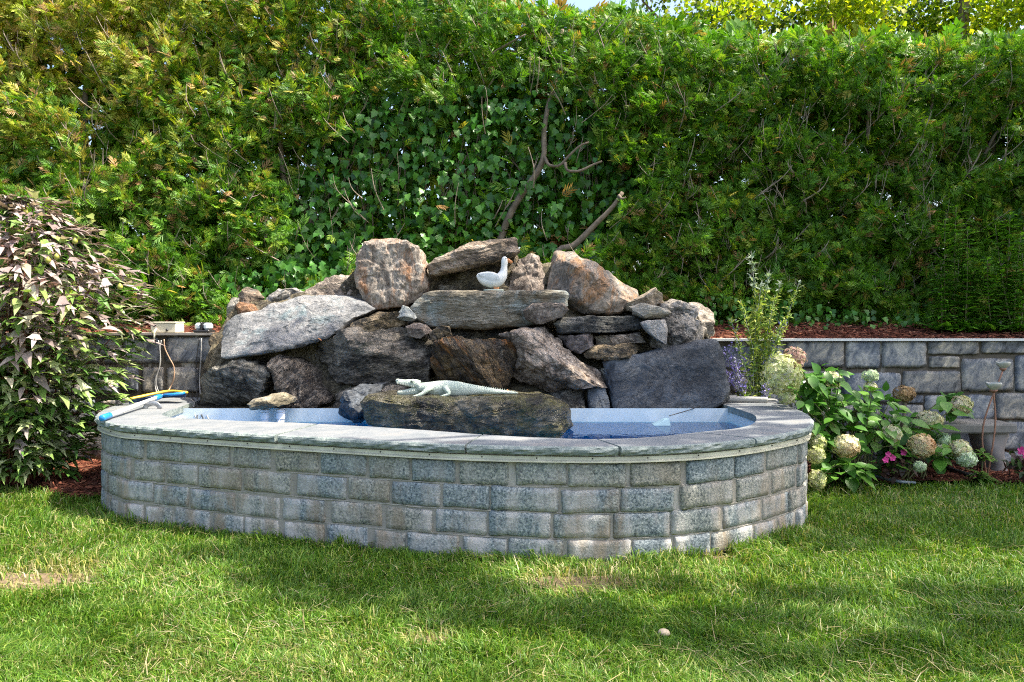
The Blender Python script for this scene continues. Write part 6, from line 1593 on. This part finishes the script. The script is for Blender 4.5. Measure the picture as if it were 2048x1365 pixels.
def whorl(base, tops, label, seed):
    t = empty('young_lily', base, label, 'young plant', 'young plants in the mulch'); r_ = random.Random(seed); L = []
    for (px, py, Y) in tops:
        tip = P(px, py, Y); mb = MB(); mb.sweep([Vector(base), tip], [0.008, 0.005], 5); mb.obj('stem', M['gstem'], parent=t, smooth=True)
        for j in range(38): L.append((np.array(tip)*(1-.18*r_.random()) + np.array(base)*0, (math.cos(j*2.4), math.sin(j*2.4), r_.uniform(-.1, .6)), r_.uniform(.07, .12)))
    L = [(np.array(P(*tops[i % len(tops)])) + np.array((0, 0, -r_.uniform(0, .07))), d_, s_) for i, (p_, d_, s_) in enumerate(L)]
    m = len(L); V, F, C = scatter(NARROW[0]*np.array((1, 1.9, 1)), NARROW[1], np.array([l[0] for l in L]), np.array([l[1] for l in L]), np.tile((0, 0, 1.), (m, 1)) + .2*rand_dirs(m), np.array([l[2] for l in L]), mixcols(m, [(0.10, 0.22, 0.03), (0.16, 0.27, 0.05)], [1, 1]))
    obj('foliage', V, F, leafy('young_lily_foliage', .45, .3), parent=t, col=C, kind='stuff')
b_ = PG(1962, 970); whorl((b_.x, b_.y, .02), [(1966, 905, b_.y), (1958, 945, b_.y - .05), (1970, 955, b_.y)], 'small fresh green lily shoot in front of the bench leg', 7)
b_ = PG(1678, 965); whorl((b_.x, b_.y, .02), [(1680, 925, b_.y), (1712, 922, b_.y + .05), (1665, 930, b_.y)], 'green shoot with yellow-green leaves at the lawn edge under hydrangea', 8)

# vine shoot with pale leaves in front of the hedge at the left
vm = unit(*IVY, 'leaf', leafy('pale_vine_leaf', .45, .35, (1.2, 1.2, .5), False, [(0, (0.24, 0.30, 0.06)), (1, (0.34, 0.38, 0.12))]))
vb = P(200, 500, 6.85); vine = empty('vine_shoot', vb, 'pale yellow-green vine shoot hanging above the purple shrub', 'vine')
mb = MB(); mb.sweep(smooth_path([vb, P(195, 470, 6.7), P(185, 450, 6.6), P(165, 432, 6.55)], 12), .003, 5); mb.obj('stem', M['gstem'], parent=vine, smooth=True)
for px, py in ((163, 436), (178, 430), (188, 441), (205, 462), (210, 504)):
    inst('leaf', vm, vine, P(px, py, 6.58), leaf_matrix((rt.uniform(-1, 1), -.4, -.3), (rt.uniform(-.3, .3), -.8, .8)), .085)

# fallen leaves
flm = [unit(*IVY, 'fallen_leaf', plain('yellow_fallen_leaf', (0.60, 0.42, 0.03), .6)), unit(*IVY, 'fallen_leaf', plain('orange_fallen_leaf', (0.40, 0.17, 0.07), .6))]
def fallen(key, px, py, Y, m, lab, s_=.06):
    q = P(px, py, Y); z = top_of(key, q.x, q.y) or q.z
    o = inst('fallen_leaf', m, None, (q.x, q.y, z + .012), (.5, .2, 1.0), s_); tag(o, lab, 'leaf', 'fallen leaves')
fallen('R14', 945, 498, 6.16, flm[0], 'yellow fallen leaf on the brown cap slab', .06)
fallen('R26', 1016, 787, 5.45, flm[1], 'red-orange leaf behind the crocodile tail', .05)
fallen('R3', 638, 682, 5.72, flm[1], 'orange fallen leaf at the lower edge of the pale slab', .05)
